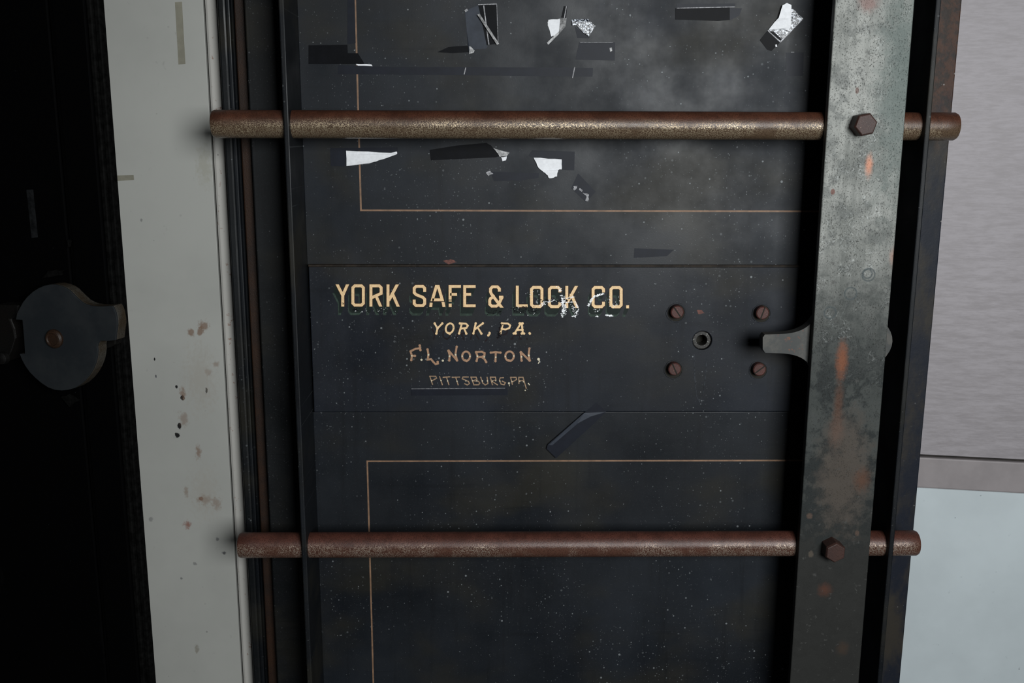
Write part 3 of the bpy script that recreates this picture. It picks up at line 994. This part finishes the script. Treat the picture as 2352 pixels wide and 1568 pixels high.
flake_line(b, l2, [(90, 470), (260, 470)], 14, 30, 5)
flake_line(b, l1, [(320, 440), (420, 450)], 12, 20, 5)
flake_line(b, l1, [(230, 370), (250, 380)], 5, 5, 4)
tag(b.build('chipped_paint', TAPE_DARK, plate), 'black chips in the lettering', kind='stuff')

# --- four slotted screws standing in chipped round holes
for (px, py), ang in (((1556, 717), -55), ((1752, 719), 72), ((1550, 848), -65), ((1745, 849), 38)):
    p = at(px, py, MY - 0.013)
    hp = at(px, py, MY)
    b = MB()
    b.lathe([(0.0, 0.0), (0.0, 0.0080), (0.0012, 0.0094), (0.020, 0.0094)], (p.x, MY - 0.0130, p.z), (0, 1, 0))
    b.f = [f for f in b.f if len(set(f)) > 2]
    sc_ = b.build('screw', RUST_SCREW, plate, smooth=True)
    sc_['label'] = 'rusty slotted screw head'
    b = MB()
    ca, sa = math.cos(math.radians(ang)), math.sin(math.radians(ang))
    hw, hl = 0.0009, 0.0091
    quad = [(p.x + ca * hl - sa * -hw, p.z + sa * hl + ca * -hw), (p.x + ca * hl - sa * hw, p.z + sa * hl + ca * hw),
            (p.x - ca * hl - sa * hw, p.z - sa * hl + ca * hw), (p.x - ca * hl - sa * -hw, p.z - sa * hl + ca * -hw)]
    b.prism(quad, MY - 0.01325, MY - 0.0122)
    b.build('screw_slot', DARKHOLE, plate)
    b = MB()
    q = at(px - 3, py + 1, MY)
    outer = [(q.x + (0.0142 + rnd.uniform(-.0008, .0010)) * math.cos(t * 0.2618), q.z + (0.0142 + rnd.uniform(-.0008, .0010)) * math.sin(t * 0.2618)) for t in range(24)]
    b.prism(outer, MY - 0.0010, MY + 0.001, [circ(q.x, q.z, 0.0126, 24)])
    b.build('screw_hole_rim', PAINT_MID, plate, 0.0003)
    b = MB()
    b.prism(circ(q.x, q.z, 0.0127, 32), MY - 0.0002, MY + 0.001)  # flat dark disc: hole depth and the screw's shadow painted together
    b.build('screw_hole_shade', DARKHOLE, plate)

# ------------------------------------------------------------------ boltwork
BT = 0.012
bxl = vx([(1912, 0), (1874, 784), (1809, 1568)], FY)
bxr = vx([(2086, 0), (2043, 784), (1974, 1568)], FY)
b = MB()
b.box(bxl, bxr, FY - BT * 0.25, FY + BT * 0.75, Z0 + 0.10, Z1 - 0.12)
bar = b.build('locking_bar', BAR, door, 0.0012)
bar['label'] = 'wide pitted steel bar joining the bolts'
BR = 0.0186
BY = FY + BT * 0.75 + BR
for mat, (x0, y0), (x1, y1), (hx, hy), rot in ((RUST_TOP, (488, 281), (2196, 294), (1990, 286), 12), (RUST_LOW, (549, 1250), (2106, 1248), (1920, 1270), 28)):
    p0, p1 = at(x0, y0, BY), at(x1, y1, BY)
    zc = (p0.z + p1.z) / 2
    b = MB()
    ln = p1.x - p0.x
    e = 0.004
    prof = [(0.0, BR * 0.55), (0.0, BR - e), (0.0012, BR - e * 0.35), (e, BR)]
    n_ = 60
    for i in range(1, n_):
        prof.append((e + (ln - 2 * e) * i / n_, BR))
    prof += [(ln - e, BR), (ln - 0.0012, BR - e * 0.35), (ln, BR - e), (ln, BR * 0.55)]
    b.lathe(prof, (p0.x, BY, zc), (1, 0, 0), 56)
    lb = b.build('locking_bolt', mat, door, smooth=True)
    lb['label'] = 'brassy brown rusted round bolt' if mat is RUST_TOP else 'reddish brown rusted round bolt'
    # hexagon head on the bar
    HH = 0.023
    h = at(hx, hy, FY - BT * 0.25 - HH)
    b = MB()
    hexa = lambda r: [(h.x + r * math.cos(math.radians(60 * i + rot)), h.z + r * math.sin(math.radians(60 * i + rot))) for i in range(6)]
    yb = FY - BT * 0.25
    A6, B6 = hexa(0.0138), hexa(0.0155)
    vs = [(x, yb - HH, z) for x, z in A6] + [(x, yb - HH + 0.003, z) for x, z in B6] + [(x, yb + 0.001, z) for x, z in B6]
    fs = [tuple(range(6)), tuple(range(12, 18))]
    for r in (0, 6):
        fs += [(r + i, r + (i + 1) % 6, r + 6 + (i + 1) % 6, r + 6 + i) for i in range(6)]
    b.add(vs, fs)
    hb = b.build('hex_bolt', RUST_HEAD, bar, 0.0008)
    hb['label'] = 'rusty brown hexagon bolt head'

# throw lug: a casting behind the bar, flaring into it
LY0, LY1 = FY + 0.012, FY + 0.030


def arc(p0, c, p1, n=10):
    out = []
    for i in range(n + 1):
        t = i / n
        out.append(((1 - t) ** 2 * p0[0] + 2 * t * (1 - t) * c[0] + t * t * p1[0], (1 - t) ** 2 * p0[1] + 2 * t * (1 - t) * c[1] + t * t * p1[1]))
    return out


tp = [(1752, 775), (1757, 768)] + arc((1790, 767), (1845, 766), (1866, 738), 9) + [(1882, 716), (1905, 700)]
bt = [(1752, 802), (1758, 810)] + arc((1790, 811), (1845, 812), (1862, 842), 9) + [(1880, 866), (1905, 880)]
ra = arc((2005, 718), (2098, 784), (1998, 850), 12)
tp += ra[:6]
bt += ra[:6:-1]
tp.append(ra[6])
bt.append(ra[6])
st = [(pz(*a, LY0), pz(*c_, LY0)) for a, c_ in zip(tp, bt)]
b = MB()
vs = [(p[0], y, p[1]) for y in (LY0, LY1) for pr_ in st for p in pr_]
k_ = 2 * len(st)
fs = [(0, 1, 1 + k_, k_)]
for i in range(len(st) - 1):
    q0, q1 = 2 * i, 2 * i + 2
    fs += [(q0, q1, q1 + 1, q0 + 1), (q0 + k_, q0 + 1 + k_, q1 + 1 + k_, q1 + k_), (q0, q0 + k_, q1 + k_, q1), (q0 + 1, q1 + 1, q1 + 1 + k_, q0 + 1 + k_)]
b.add(vs, fs)
lug = b.build('throw_lug', CASTING, door, 0.0012)
lug['label'] = 'dark worn casting reaching left from the bar'
xm = (bxl + bxr) / 2
b = MB()
lz = at(1905, 790, LY1).z
b.lathe([(0, 0.017), (LY1 * -1 - 0.004, 0.017)], (xm, LY1 - 0.001, lz), (0, 1, 0), 32)
b.build('lug_post', CASTING, door, smooth=True)

# ------------------------------------------------------------------ tape and paper left on the door
UY = 0.0
TG = 'tape and paper scraps left on the vault door'


def scrap(name, label, cat, pieces, Y=UY, group=TG):
    """pieces = (part name, material, pixel polygon, lift, corner lifts)"""
    xs_ = [at(x, y, Y).x for _, _, pl, *_ in pieces for x, y in pl]
    zs_ = [at(x, y, Y).z for _, _, pl, *_ in pieces for x, y in pl]
    single = len(pieces) == 1
    root = None
    if not single:
        root = empty(name, (sum(xs_) / len(xs_), Y, min(zs_)), label, cat, group)
    for nm, mat, pl, lift, cl in pieces:
        b = MB()
        t = 0.00025
        base = [at(x, y, Y) for x, y in pl]
        # a tidy triangulated sheet whose corners may curl up off the door
        vs = []
        for i, p in enumerate(base):
            c_ = cl[i] if cl else 0.0
            vs.append(Vector((p.x, Y - lift - c_, p.z)))
        n = len(vs)
        tris = tessellate_polygon([[Vector((v.x, v.z, 0)) for v in vs]])
        vv = vs + [v + Vector((0, t, 0)) for v in vs]
        fs = [tuple(t_) for t_ in tris] + [tuple(i + n for i in reversed(t_)) for t_ in tris]
        fs += [(i, (i + 1) % n, (i + 1) % n + n, i + n) for i in range(n)]
        b.add(vv, fs)
        o = b.build(nm if not single else name, mat, root)
        if single:
            tag(o, label, cat, group)
    return root


def ragged(pts, n=4, amp=1.3, seed=1):
    r_ = random.Random(seed)
    out = []
    for i in range(len(pts)):
        a, c_ = pts[i], pts[(i + 1) % len(pts)]
        for k in range(n):
            t = k / n
            j = 0 if k == 0 else amp
            out.append((a[0] * (1 - t) + c_[0] * t + r_.uniform(-j, j), a[1] * (1 - t) + c_[1] * t + r_.uniform(-j, j)))
    return out


def rib(p0, p1, w):
    d = Vector((p1[0] - p0[0], p1[1] - p0[1])).normalized()
    nx, ny = -d.y * w / 2, d.x * w / 2
    return [(p0[0] + nx, p0[1] + ny), (p1[0] + nx, p1[1] + ny), (p1[0] - nx, p1[1] - ny), (p0[0] - nx, p0[1] - ny)]


L0, L1_, L2_ = 0.0003, 0.0007, 0.0011
scrap('tape_strip', 'wide grey tape with white creases, highest near the door panel centre', 'tape', [
    ('tape', TAPE_GREY, [(1068, 25), (1098, 12), (1106, 40), (1120, 108), (1115, 112), (1079, 114), (1077, 121), (1072, 70)], L0, [0, 0, 0, 0, 0, 0, .002, 0]),
    ('tape', TAPE_DARK, [(1099, 12), (1141, 10), (1144, 100), (1118, 104), (1108, 55)], L1_, None),
    ('crease', TAPE_LINE, rib((1111, 13), (1123, 103), 2.4), L2_, None),
    ('crease', TAPE_LINE, rib((1068, 26), (1074, 22), 5), L1_, None),
    ('crease', TAPE_LINE, rib((1141, 11), (1144, 99), 1.0), L2_, None),
    ('crease', WAX, rib((1099, 33), (1144, 102), 6), L2_, [0.004, 0.003, 0, 0]),
    ('crease', TAPE_LINE, rib((1098, 11), (1141, 9.5), 2.6), L2_, None),
    ('crease', WAX, [(1076, 106), (1081, 107), (1090, 116), (1088, 121), (1078, 124)], L1_, None)])
scrap('tape_strip', 'black pointed patch left of the wide creased grey tape', 'tape', [
    ('tape', TAPE_DARK, [(1004, 120), (1030, 108), (1050, 106), (1074, 105), (1078, 120), (1040, 122)], L0, None)])  # thin flat black patch, pointed at its left end
scrap('tape_scrap', 'torn white paper under crumpled clear tape, beside the blue foil scrap', 'tape', [
    ('paper', PAPER, ragged([(1259, 46), (1286, 43), (1287, 72), (1278, 82), (1266, 84), (1258, 58)], 4, 1.1, 4), L1_, None),
    ('tape', WAX, [(1287, 43), (1301, 42), (1298, 62), (1284, 78), (1259, 103), (1256, 98), (1284, 72)], L2_, [0, .004, .003, 0, 0, 0, 0]),
    ('tape', TAPE_DARK, [(1289, 40), (1295, 14), (1303, 14), (1300, 42)], L1_, None),
    ('crease', TAPE_LINE, rib((1301, 14), (1296, 42), 2), L2_, None)])
scrap('tape_scrap', 'shiny blue foil tape scrap right of the torn white paper', 'tape', [
    ('foil', FOIL, ragged([(1313, 45), (1350, 44), (1367, 60), (1352, 84), (1340, 76), (1324, 58), (1313, 58)], 3, 0.8, 6), L1_, [0, .001, .003, .001, .002] + [.002] * 16),
    ('tape', TAPE_BLUE, [(1320, 60), (1340, 76), (1355, 84), (1353, 88), (1326, 87)], L0, None)])
scrap('tape_strip', 'faint dark tape rectangle below the blue foil scrap', 'tape', [
    ('tape', TAPE_BLUE, [(1330, 97), (1413, 97), (1412, 139), (1322, 137)], L0, None),
    ('crease', TAPE_LINE, rib((1332, 97), (1408, 97.5), 1.0), L1_, None),
    ('crease', WAX, [(1400, 110), (1405, 109), (1406, 117), (1401, 119)], L1_, None)])
scrap('tape_strip', 'long thin blue-black tape strip crossing the upper gold line', 'tape', [
    ('tape', TAPE_BLUE, [(777, 149), (900, 154), (1100, 154), (1362, 156), (1361, 176), (1100, 173), (777, 170)], L0, None),
    ('crease', TAPE_LINE, rib((1070, 155), (1066, 171), 2.2), L1_, None),
    ('crease', TAPE_LINE, rib((1320, 154), (1315, 179), 2.0), L1_, None)])
scrap('tape_strip', 'short matt black tape patch overlapping the upper gold line', 'tape', [
    ('tape', TAPE_DARK, [(709, 104), (798, 103), (799, 122), (822, 122), (836, 144), (836, 147), (709, 147)], L1_, None),
    ('torn_edge', PAPER, ragged([(818, 147), (853, 148), (856, 152), (822, 151)], 3, 0.7, 8), L2_, None)])
scrap('tape_strip', 'vertical faint tape strip along the upper gold line at the picture top', 'tape', [
    ('tape', TAPE_BLUE, [(798, -30), (814, -30), (817, 99), (798, 102)], L0, None)])
scrap('tape_scrap', 'long tapering white paper scrap with dark tape, just below the top bolt', 'tape', [
    ('tape', TAPE_BLUE, [(758, 340), (914, 338), (913, 349), (796, 346), (793, 382), (760, 381)], L0, None),
    ('paper', PAPER, ragged([(795, 346), (898, 351), (912, 348), (912, 354), (870, 368), (848, 376), (796, 381)], 4, 0.8, 3), L1_, [0] * 12 + [.003] * 8 + [.0] * 8)])
scrap('tape_scrap', 'glossy black tape with a crumpled right end below the top bolt', 'tape', [
    ('tape', TAPE_DARK, [(987, 344), (1050, 334), (1117, 328), (1128, 334), (1147, 358), (1140, 361), (990, 368)], L1_, None),
    ('crease', WAX, ragged([(1133, 340), (1170, 350), (1164, 358), (1148, 360)], 3, 1.0, 5), L2_, [.002] * 12),
    ('paper', PAPER, ragged([(1151, 361), (1164, 359), (1162, 368), (1154, 370)], 2, 0.8, 9), L2_, None)])
scrap('tape_scrap', 'torn ragged white paper hanging from dark tape, right of the glossy black tape', 'tape', [
    ('tape', TAPE_BLUE, [(1222, 345), (1320, 348), (1319, 391), (1288, 390), (1290, 366), (1226, 362), (1214, 358)], L0, None),
    ('paper', PAPER, ragged([(1226, 362), (1290, 366), (1290, 389), (1282, 390), (1279, 405), (1262, 409), (1252, 397), (1236, 384)], 4, 1.0, 2), L1_, [0] * 12 + [0.002] * 20)])
scrap('tape_strip', 'small tilted tape square with white scribbled residue', 'tape', [
    ('tape', TAPE_BLUE, [(1328, 398), (1368, 440), (1346, 464), (1312, 432)], L0, None),
    ('residue', TAPE_LINE, ragged([(1317, 428), (1327, 427), (1323, 434), (1318, 437)], 3, 1.3, 1), L1_, None),
    ('residue', TAPE_LINE, ragged([(1331, 432), (1338, 436), (1337, 440), (1331, 437)], 3, 1.3, 2), L1_, None),
    ('residue', TAPE_LINE, ragged([(1338, 442), (1353, 447), (1350, 463), (1344, 460), (1347, 451)], 3, 1.5, 3), L1_, None)])
scrap('tape_strip', 'faint narrow tape strip below the black tape, its left end whitened', 'tape', [
    ('tape', TAPE_BLUE, [(1126, 394), (1238, 397), (1237, 408), (1200, 414), (1135, 416)], L0, None),
    ('residue', TAPE_LINE, ragged([(1116, 396), (1126, 392), (1133, 399), (1122, 404)], 2, 1.2, 7), L1_, None)])
scrap('tape_strip', 'dark tape band with a white top edge at the top right of the door', 'tape', [
    ('tape', TAPE_DARK, [(1551, 19), (1676, 17), (1676, 46), (1650, 48), (1551, 45)], L1_, None),
    ('tape', TAPE_BLUE, [(1676, 18), (1704, 19), (1698, 36), (1676, 47)], L0, None),
    ('tape', TAPE_BLUE, [(1554, 9), (1688, 8), (1688, 16), (1554, 19)], L0, None),
    ('crease', TAPE_LINE, rib((1554, 19), (1688, 16), 1.6), L2_, None)])
scrap('tape_scrap', 'white paper and crackled foil tape standing askew near the steel bar', 'tape', [
    ('foil', FOIL, [(1819, 20), (1843, 44), (1792, 97), (1763, 70)], L1_, [.002, .004, 0, 0]),
    ('tape', TAPE_DARK, [(1763, 70), (1792, 97), (1772, 117), (1762, 114), (1745, 92)], L1_, None),
    ('tape', TAPE_DARK, [(1766, 72), (1810, 73), (1792, 94)], L2_, None),
    ('paper', PAPER, ragged([(1764, 69), (1786, 42), (1795, 13), (1805, 8), (1815, 13), (1814, 60), (1809, 72), (1798, 68)], 3, 0.7, 6), 0.0028, [0] * 3 + [.003] * 18 + [0] * 3),
    ('crease', TAPE_LINE, rib((1792, 97), (1842, 45), 2.2), L2_, None),
    ('crease', TAPE_LINE, rib((1764, 71), (1792, 97), 2.0), L2_, None),
    ('residue', PAPER, ragged([(1791, 74), (1796, 72), (1798, 78), (1793, 81)], 2, .6, 2), 0.0014, None),
    ('residue', PAPER, ragged([(1780, 103), (1784, 102), (1785, 107), (1781, 108)], 2, .6, 3), L2_, None)])
scrap('tape_strip', 'faint squarish tape patch beside the steel bar, under the askew foil tape', 'tape', [
    ('tape', TAPE_BLUE, [(1806, 121), (1846, 120), (1845, 174), (1804, 174)], L0, None),
    ('crease', TAPE_LINE, rib((1816, 120), (1824, 120), 1.4), L1_, None)])
scrap('tape_strip', 'short dark tape strip just above the lock plate seam', 'tape', [
    ('tape', TAPE_BLUE, [(1457, 570), (1548, 573), (1532, 588), (1456, 592)], L0, None)])
scrap('tape_strip', 'blue tape strip under the smallest gold lettering', 'tape', [
    ('tape', TAPE_BLUE, [(944, 893), (1166, 891), (1166, 907), (945, 908)], L0, None),
    ('crease', TAPE_LINE, rib((945, 892.5), (1160, 891), 0.8), L1_, None)], MY - 0.0006)
scrap('tape_strip', 'slanting blue-black tape strip with a pale fold below the lock plate', 'tape', [
    ('tape', TAPE_BLUE, [(1255, 1028), (1258, 1018), (1341, 946), (1369, 922), (1392, 943), (1362, 972), (1277, 1050)], 0.0046, None),
    ('fold', TAPE_GREY, [(1260, 1019), (1341, 946), (1391, 943), (1356, 953), (1326, 969), (1268, 1020)], 0.0051, [0, 0, .001, .002, .002, 0])], 0.0005)
scrap('tape_strip', 'upright yellowed tape strip on the white wall', 'tape', [
    ('tape', MASKING, [(402, 5), (418, 4), (426, 147), (410, 148)], L0, None)], WALL_Y, 'yellowed tape on the white wall')
scrap('tape_strip', 'short level yellowed tape strip on the white wall beside the dark door', 'tape', [
    ('tape', MASKING, [(262, 403), (307, 402), (308, 413), (263, 416)], L0, None)], WALL_Y, 'yellowed tape on the white wall')

# small red scrapes and runs on the door: bare primer showing
PRIMER = simple('red_primer', (0.10, 0.036, 0.027), 0.7, var=0.3, sc=300)
b = MB()
for pts, seed, yy in (([(1017, 599), (1035, 595), (1050, 602), (1030, 607)], 1, -0.0002), ):
    b.flat([pz(x, y, yy) for x, y in ragged(pts, 4, 1.4, seed)], yy)
b.build('bare_primer', PRIMER, upper)['label'] = 'small red scrape'
b = MB()
b.flat([pz(x, y, MY - .0002) for x, y in ragged([(1600, 712), (1610, 711), (1619, 719), (1604, 721)], 4, 1.0, 4)], MY - .0002)
b.build('bare_primer', PRIMER, plate)['label'] = 'small red scrape'
RUN = simple('dried_run', (0.020, 0.023, 0.028), 0.6, var=0.7, sc=200, spec=0.15)
b = MB()
ribbon(b, [pz(*p, MY - .0002) for p in [(1594, 812), (1596, 870), (1600, 910), (1607, 923), (1614, 908), (1620, 870), (1624, 815)]], 1.8 * PX, MY - .0002, cut=False)
b.build('dried_run', RUN, plate)['label'] = 'pale loop-shaped drip trace'

# ------------------------------------------------------------------ the dark leaf at the left
AL = math.radians(16.0)
LT = Vector((math.cos(AL), -math.sin(AL), 0))
LN = Vector((-math.sin(AL), -math.cos(AL), 0))
lx = vx([(238, 0), (294, 784), (366, 1568)], -0.12)
LEDGE = 0.018
LP = Vector((lx, -0.12, 0.0)) + LN * LEDGE
leaf = empty('steel_door', (LP.x, LP.y, 0.0), 'nearly black steel door edge with a round swivel latch at the far left', 'door', rz=-AL)
leaf['kind'] = 'thing'


def lp(u, d, z):
    """u along the leaf (0 at its right edge), d out of its face"""
    p = LP + LT * u + LN * d
    return (p.x, p.y, z)


def lbox(mb, u0, u1, d0, d1, z0, z1):
    mb.add([lp(u, d, z) for z in (z0, z1) for u, d in ((u0, d0), (u1, d0), (u1, d1), (u0, d1))],
           [(0, 3, 2, 1), (4, 5, 6, 7), (0, 1, 5, 4), (1, 2, 6, 5), (2, 3, 7, 6), (3, 0, 4, 7)])


def lpix(px, py, d=0.0):
    p = hit(px, py, LP + LN * d, LN)
    return ((p - LP).dot(LT), p.z)


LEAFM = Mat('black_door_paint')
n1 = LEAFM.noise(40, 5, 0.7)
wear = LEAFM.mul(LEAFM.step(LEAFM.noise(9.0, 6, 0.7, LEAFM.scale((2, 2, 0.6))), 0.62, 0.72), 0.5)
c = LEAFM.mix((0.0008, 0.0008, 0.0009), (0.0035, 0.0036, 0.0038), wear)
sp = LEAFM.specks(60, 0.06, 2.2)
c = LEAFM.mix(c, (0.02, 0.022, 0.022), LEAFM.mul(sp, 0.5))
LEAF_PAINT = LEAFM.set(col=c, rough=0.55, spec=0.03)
EDGE_WEAR = simple('worn_black_edge', (0.0028, 0.0028, 0.0027), 0.6, var=0.6, sc=120, spec=0.04)
LATCHM = Mat('gunmetal_latch')
n1 = LATCHM.noise(18, 5, 0.6)
n2 = LATCHM.noise(75, 5, 0.7)
c = LATCHM.mix((0.0105, 0.0125, 0.0145), (0.016, 0.018, 0.0195), LATCHM.step(n1, 0.35, 0.65))
c = LATCHM.mix(c, (0.05, 0.055, 0.06), LATCHM.mul(LATCHM.step(n2, 0.70, 0.78), 0.6))
LATCH = LATCHM.set(col=c, rough=0.6, spec=0.12)
LATCH_SIDE = rust('rusted_latch_edge', (0.030, 0.022, 0.014), (0.046, 0.044, 0.038), (0.07, 0.067, 0.06), 0.2, base=(0, 0, 0))
PIVOT = rust('rusted_pivot', (0.022, 0.010, 0.005), (0.013, 0.008, 0.0055), (0.06, 0.045, 0.03), 0.20, base=(0, 0, 0))

u_r1 = sum(lpix(*p)[0] for p in ((110, 0), (165, 800), (243, 1568))) / 3
u_r2 = sum(lpix(*p)[0] for p in ((128, 0), (178, 800), (252, 1568))) / 3
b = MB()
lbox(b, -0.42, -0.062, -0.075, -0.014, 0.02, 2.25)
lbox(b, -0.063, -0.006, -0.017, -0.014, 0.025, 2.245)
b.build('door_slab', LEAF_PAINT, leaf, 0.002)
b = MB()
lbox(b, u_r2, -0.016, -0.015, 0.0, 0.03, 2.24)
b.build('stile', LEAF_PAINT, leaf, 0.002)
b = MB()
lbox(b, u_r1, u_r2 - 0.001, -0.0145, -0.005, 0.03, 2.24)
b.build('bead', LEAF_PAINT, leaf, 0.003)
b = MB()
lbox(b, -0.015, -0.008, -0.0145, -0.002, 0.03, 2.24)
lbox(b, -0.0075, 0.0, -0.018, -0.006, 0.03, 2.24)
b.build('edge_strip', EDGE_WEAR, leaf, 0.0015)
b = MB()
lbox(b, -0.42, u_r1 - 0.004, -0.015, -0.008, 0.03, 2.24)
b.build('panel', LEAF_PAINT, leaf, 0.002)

# swivel latch
LH = 0.034


def lc(x, y):
    return (x / 4.6125, 620 + y / 4.6125)


outl = [(165, 525), (178, 460), (205, 405), (245, 335), (290, 280), (345, 230), (405, 192), (465, 166), (525, 154), (585, 154), (640, 166), (690, 186), (735, 215), (775, 255),
        (815, 295), (860, 335), (905, 360), (955, 377), (1010, 384), (1080, 386), (1150, 382), (1190, 380), (1210, 410), (1228, 460), (1240, 530), (1243, 580), (1232, 660), (1224, 742),
        (1140, 752), (1060, 750), (1040, 775), (1030, 810), (1034, 860), (1028, 915), (1012, 985), (985, 1050), (950, 1110), (905, 1165), (850, 1215), (790, 1250), (720, 1270), (650, 1277),
        (580, 1270), (510, 1245), (440, 1200), (375, 1145), (315, 1085), (265, 1015), (230, 950), (205, 888), (262, 886), (252, 720), (235, 530)]
uv = [lpix(*lc(x, y), LH) for x, y in outl]


def lprism(mb, poly, d0, d1):
    tris = tessellate_polygon([[Vector((p[0], p[1], 0)) for p in poly]])
    n = len(poly)
    vs = [lp(u, d0, z) for u, z in poly] + [lp(u, d1, z) for u, z in poly]
    fs = [tuple(t) for t in tris] + [tuple(i + n for i in reversed(t)) for t in tris]
    fs += [(i, (i + 1) % n, (i + 1) % n + n, i + n) for i in range(n)]
    mb.add(vs, fs)


b = MB()
lprism(b, uv, LH, LH - 0.003)
latch = b.build('latch', LATCH, leaf, 0.0008)
latch['label'] = 'gunmetal grey round swivel latch with a lug'
b = MB()
lprism(b, uv, LH - 0.003, LH - 0.019)
b.build('latch_edge', LATCH_SIDE, latch, 0.0008)
b = MB()
cu, cz = lpix(*lc(610, 720), 0.0)
c0 = Vector(lp(cu, -0.001, cz))
b.lathe([(0, 0.030), (LH - 0.018, 0.030)], c0, LN, 40)
b.build('latch_hub', LATCH_SIDE, leaf, smooth=True)
cu, cz = lpix(*lc(550, 735), LH + 0.006)
c0 = Vector(lp(cu, LH - 0.001, cz))
b = MB()
b.lathe([(0, 0.0125), (0.004, 0.0125), (0.0065, 0.0105), (0.007, 0.0085), (0.0055, 0.0075), (0.0055, 0.002)], c0, LN, 36)
b.build('pivot_screw', PIVOT, latch, smooth=True)['label'] = 'rusty round pivot screw'
# keeper bracket left of the latch, and the stop pin under its lug
b = MB()
q = [lpix(*lc(x, y), 0.020) for x, y in ((-70, 370), (195, 370), (190, 500), (110, 520), (150, 620), (165, 720), (120, 860), (60, 975), (-70, 990))]
lprism(b, q, 0.020, -0.009)
KEEPER = rust('dark_rusted_keeper', (0.0030, 0.0022, 0.0017), (0.0022, 0.0022, 0.002), (0.010, 0.008, 0.007), 0.1, base=(0, 0, 0))
b.build('keeper', KEEPER, leaf, 0.002)
b = MB()
cu, cz = lpix(*lc(15, 935), 0.024)
b.lathe([(0, 0.009), (0.006, 0.008), (0.008, 0.004)], Vector(lp(cu, 0.019, cz)), LN, 24)
b.build('keeper_rivet', KEEPER, leaf, smooth=True)
b = MB()
q = [lpix(*lc(x, y), 0.012) for x, y in ((1050, 740), (1230, 740), (1225, 790), (1180, 815), (1110, 835), (1075, 830))]
lprism(b, q, 0.013, -0.001)
b.build('stop_block', KEEPER, leaf, 0.002)
# scuffs on the leaf: pale worn paint
for pts, seed in (([(95, 640), (110, 622), (146, 620), (142, 632)], 1), ([(140, 912), (160, 905), (184, 918), (160, 935)], 2),
                  ([(154, 552), (162, 550), (161, 566), (155, 567)], 3)):
    b = MB()
    poly = [lpix(x, y, 0.0004) for x, y in ragged(pts, 4, 2.0, seed)]
    lprism(b, poly, 0.0004, -0.0005)
    b.build('worn_patch', EDGE_WEAR, leaf)['label'] = 'small scuffed patch'
scr = [lpix(x, y, -0.007) for x, y in ((60, 436), (75, 435), (86, 545), (72, 546))]
LS = simple('old_tape_trace', (0.007, 0.0075, 0.008), 0.5, var=0.5, sc=120, spec=0.1)
b = MB()
lprism(b, scr, -0.0074, -0.0081)
tp = b.build('tape_strip', LS)
tag(tp, 'dim grey tape strip on the nearly black steel door', 'tape')
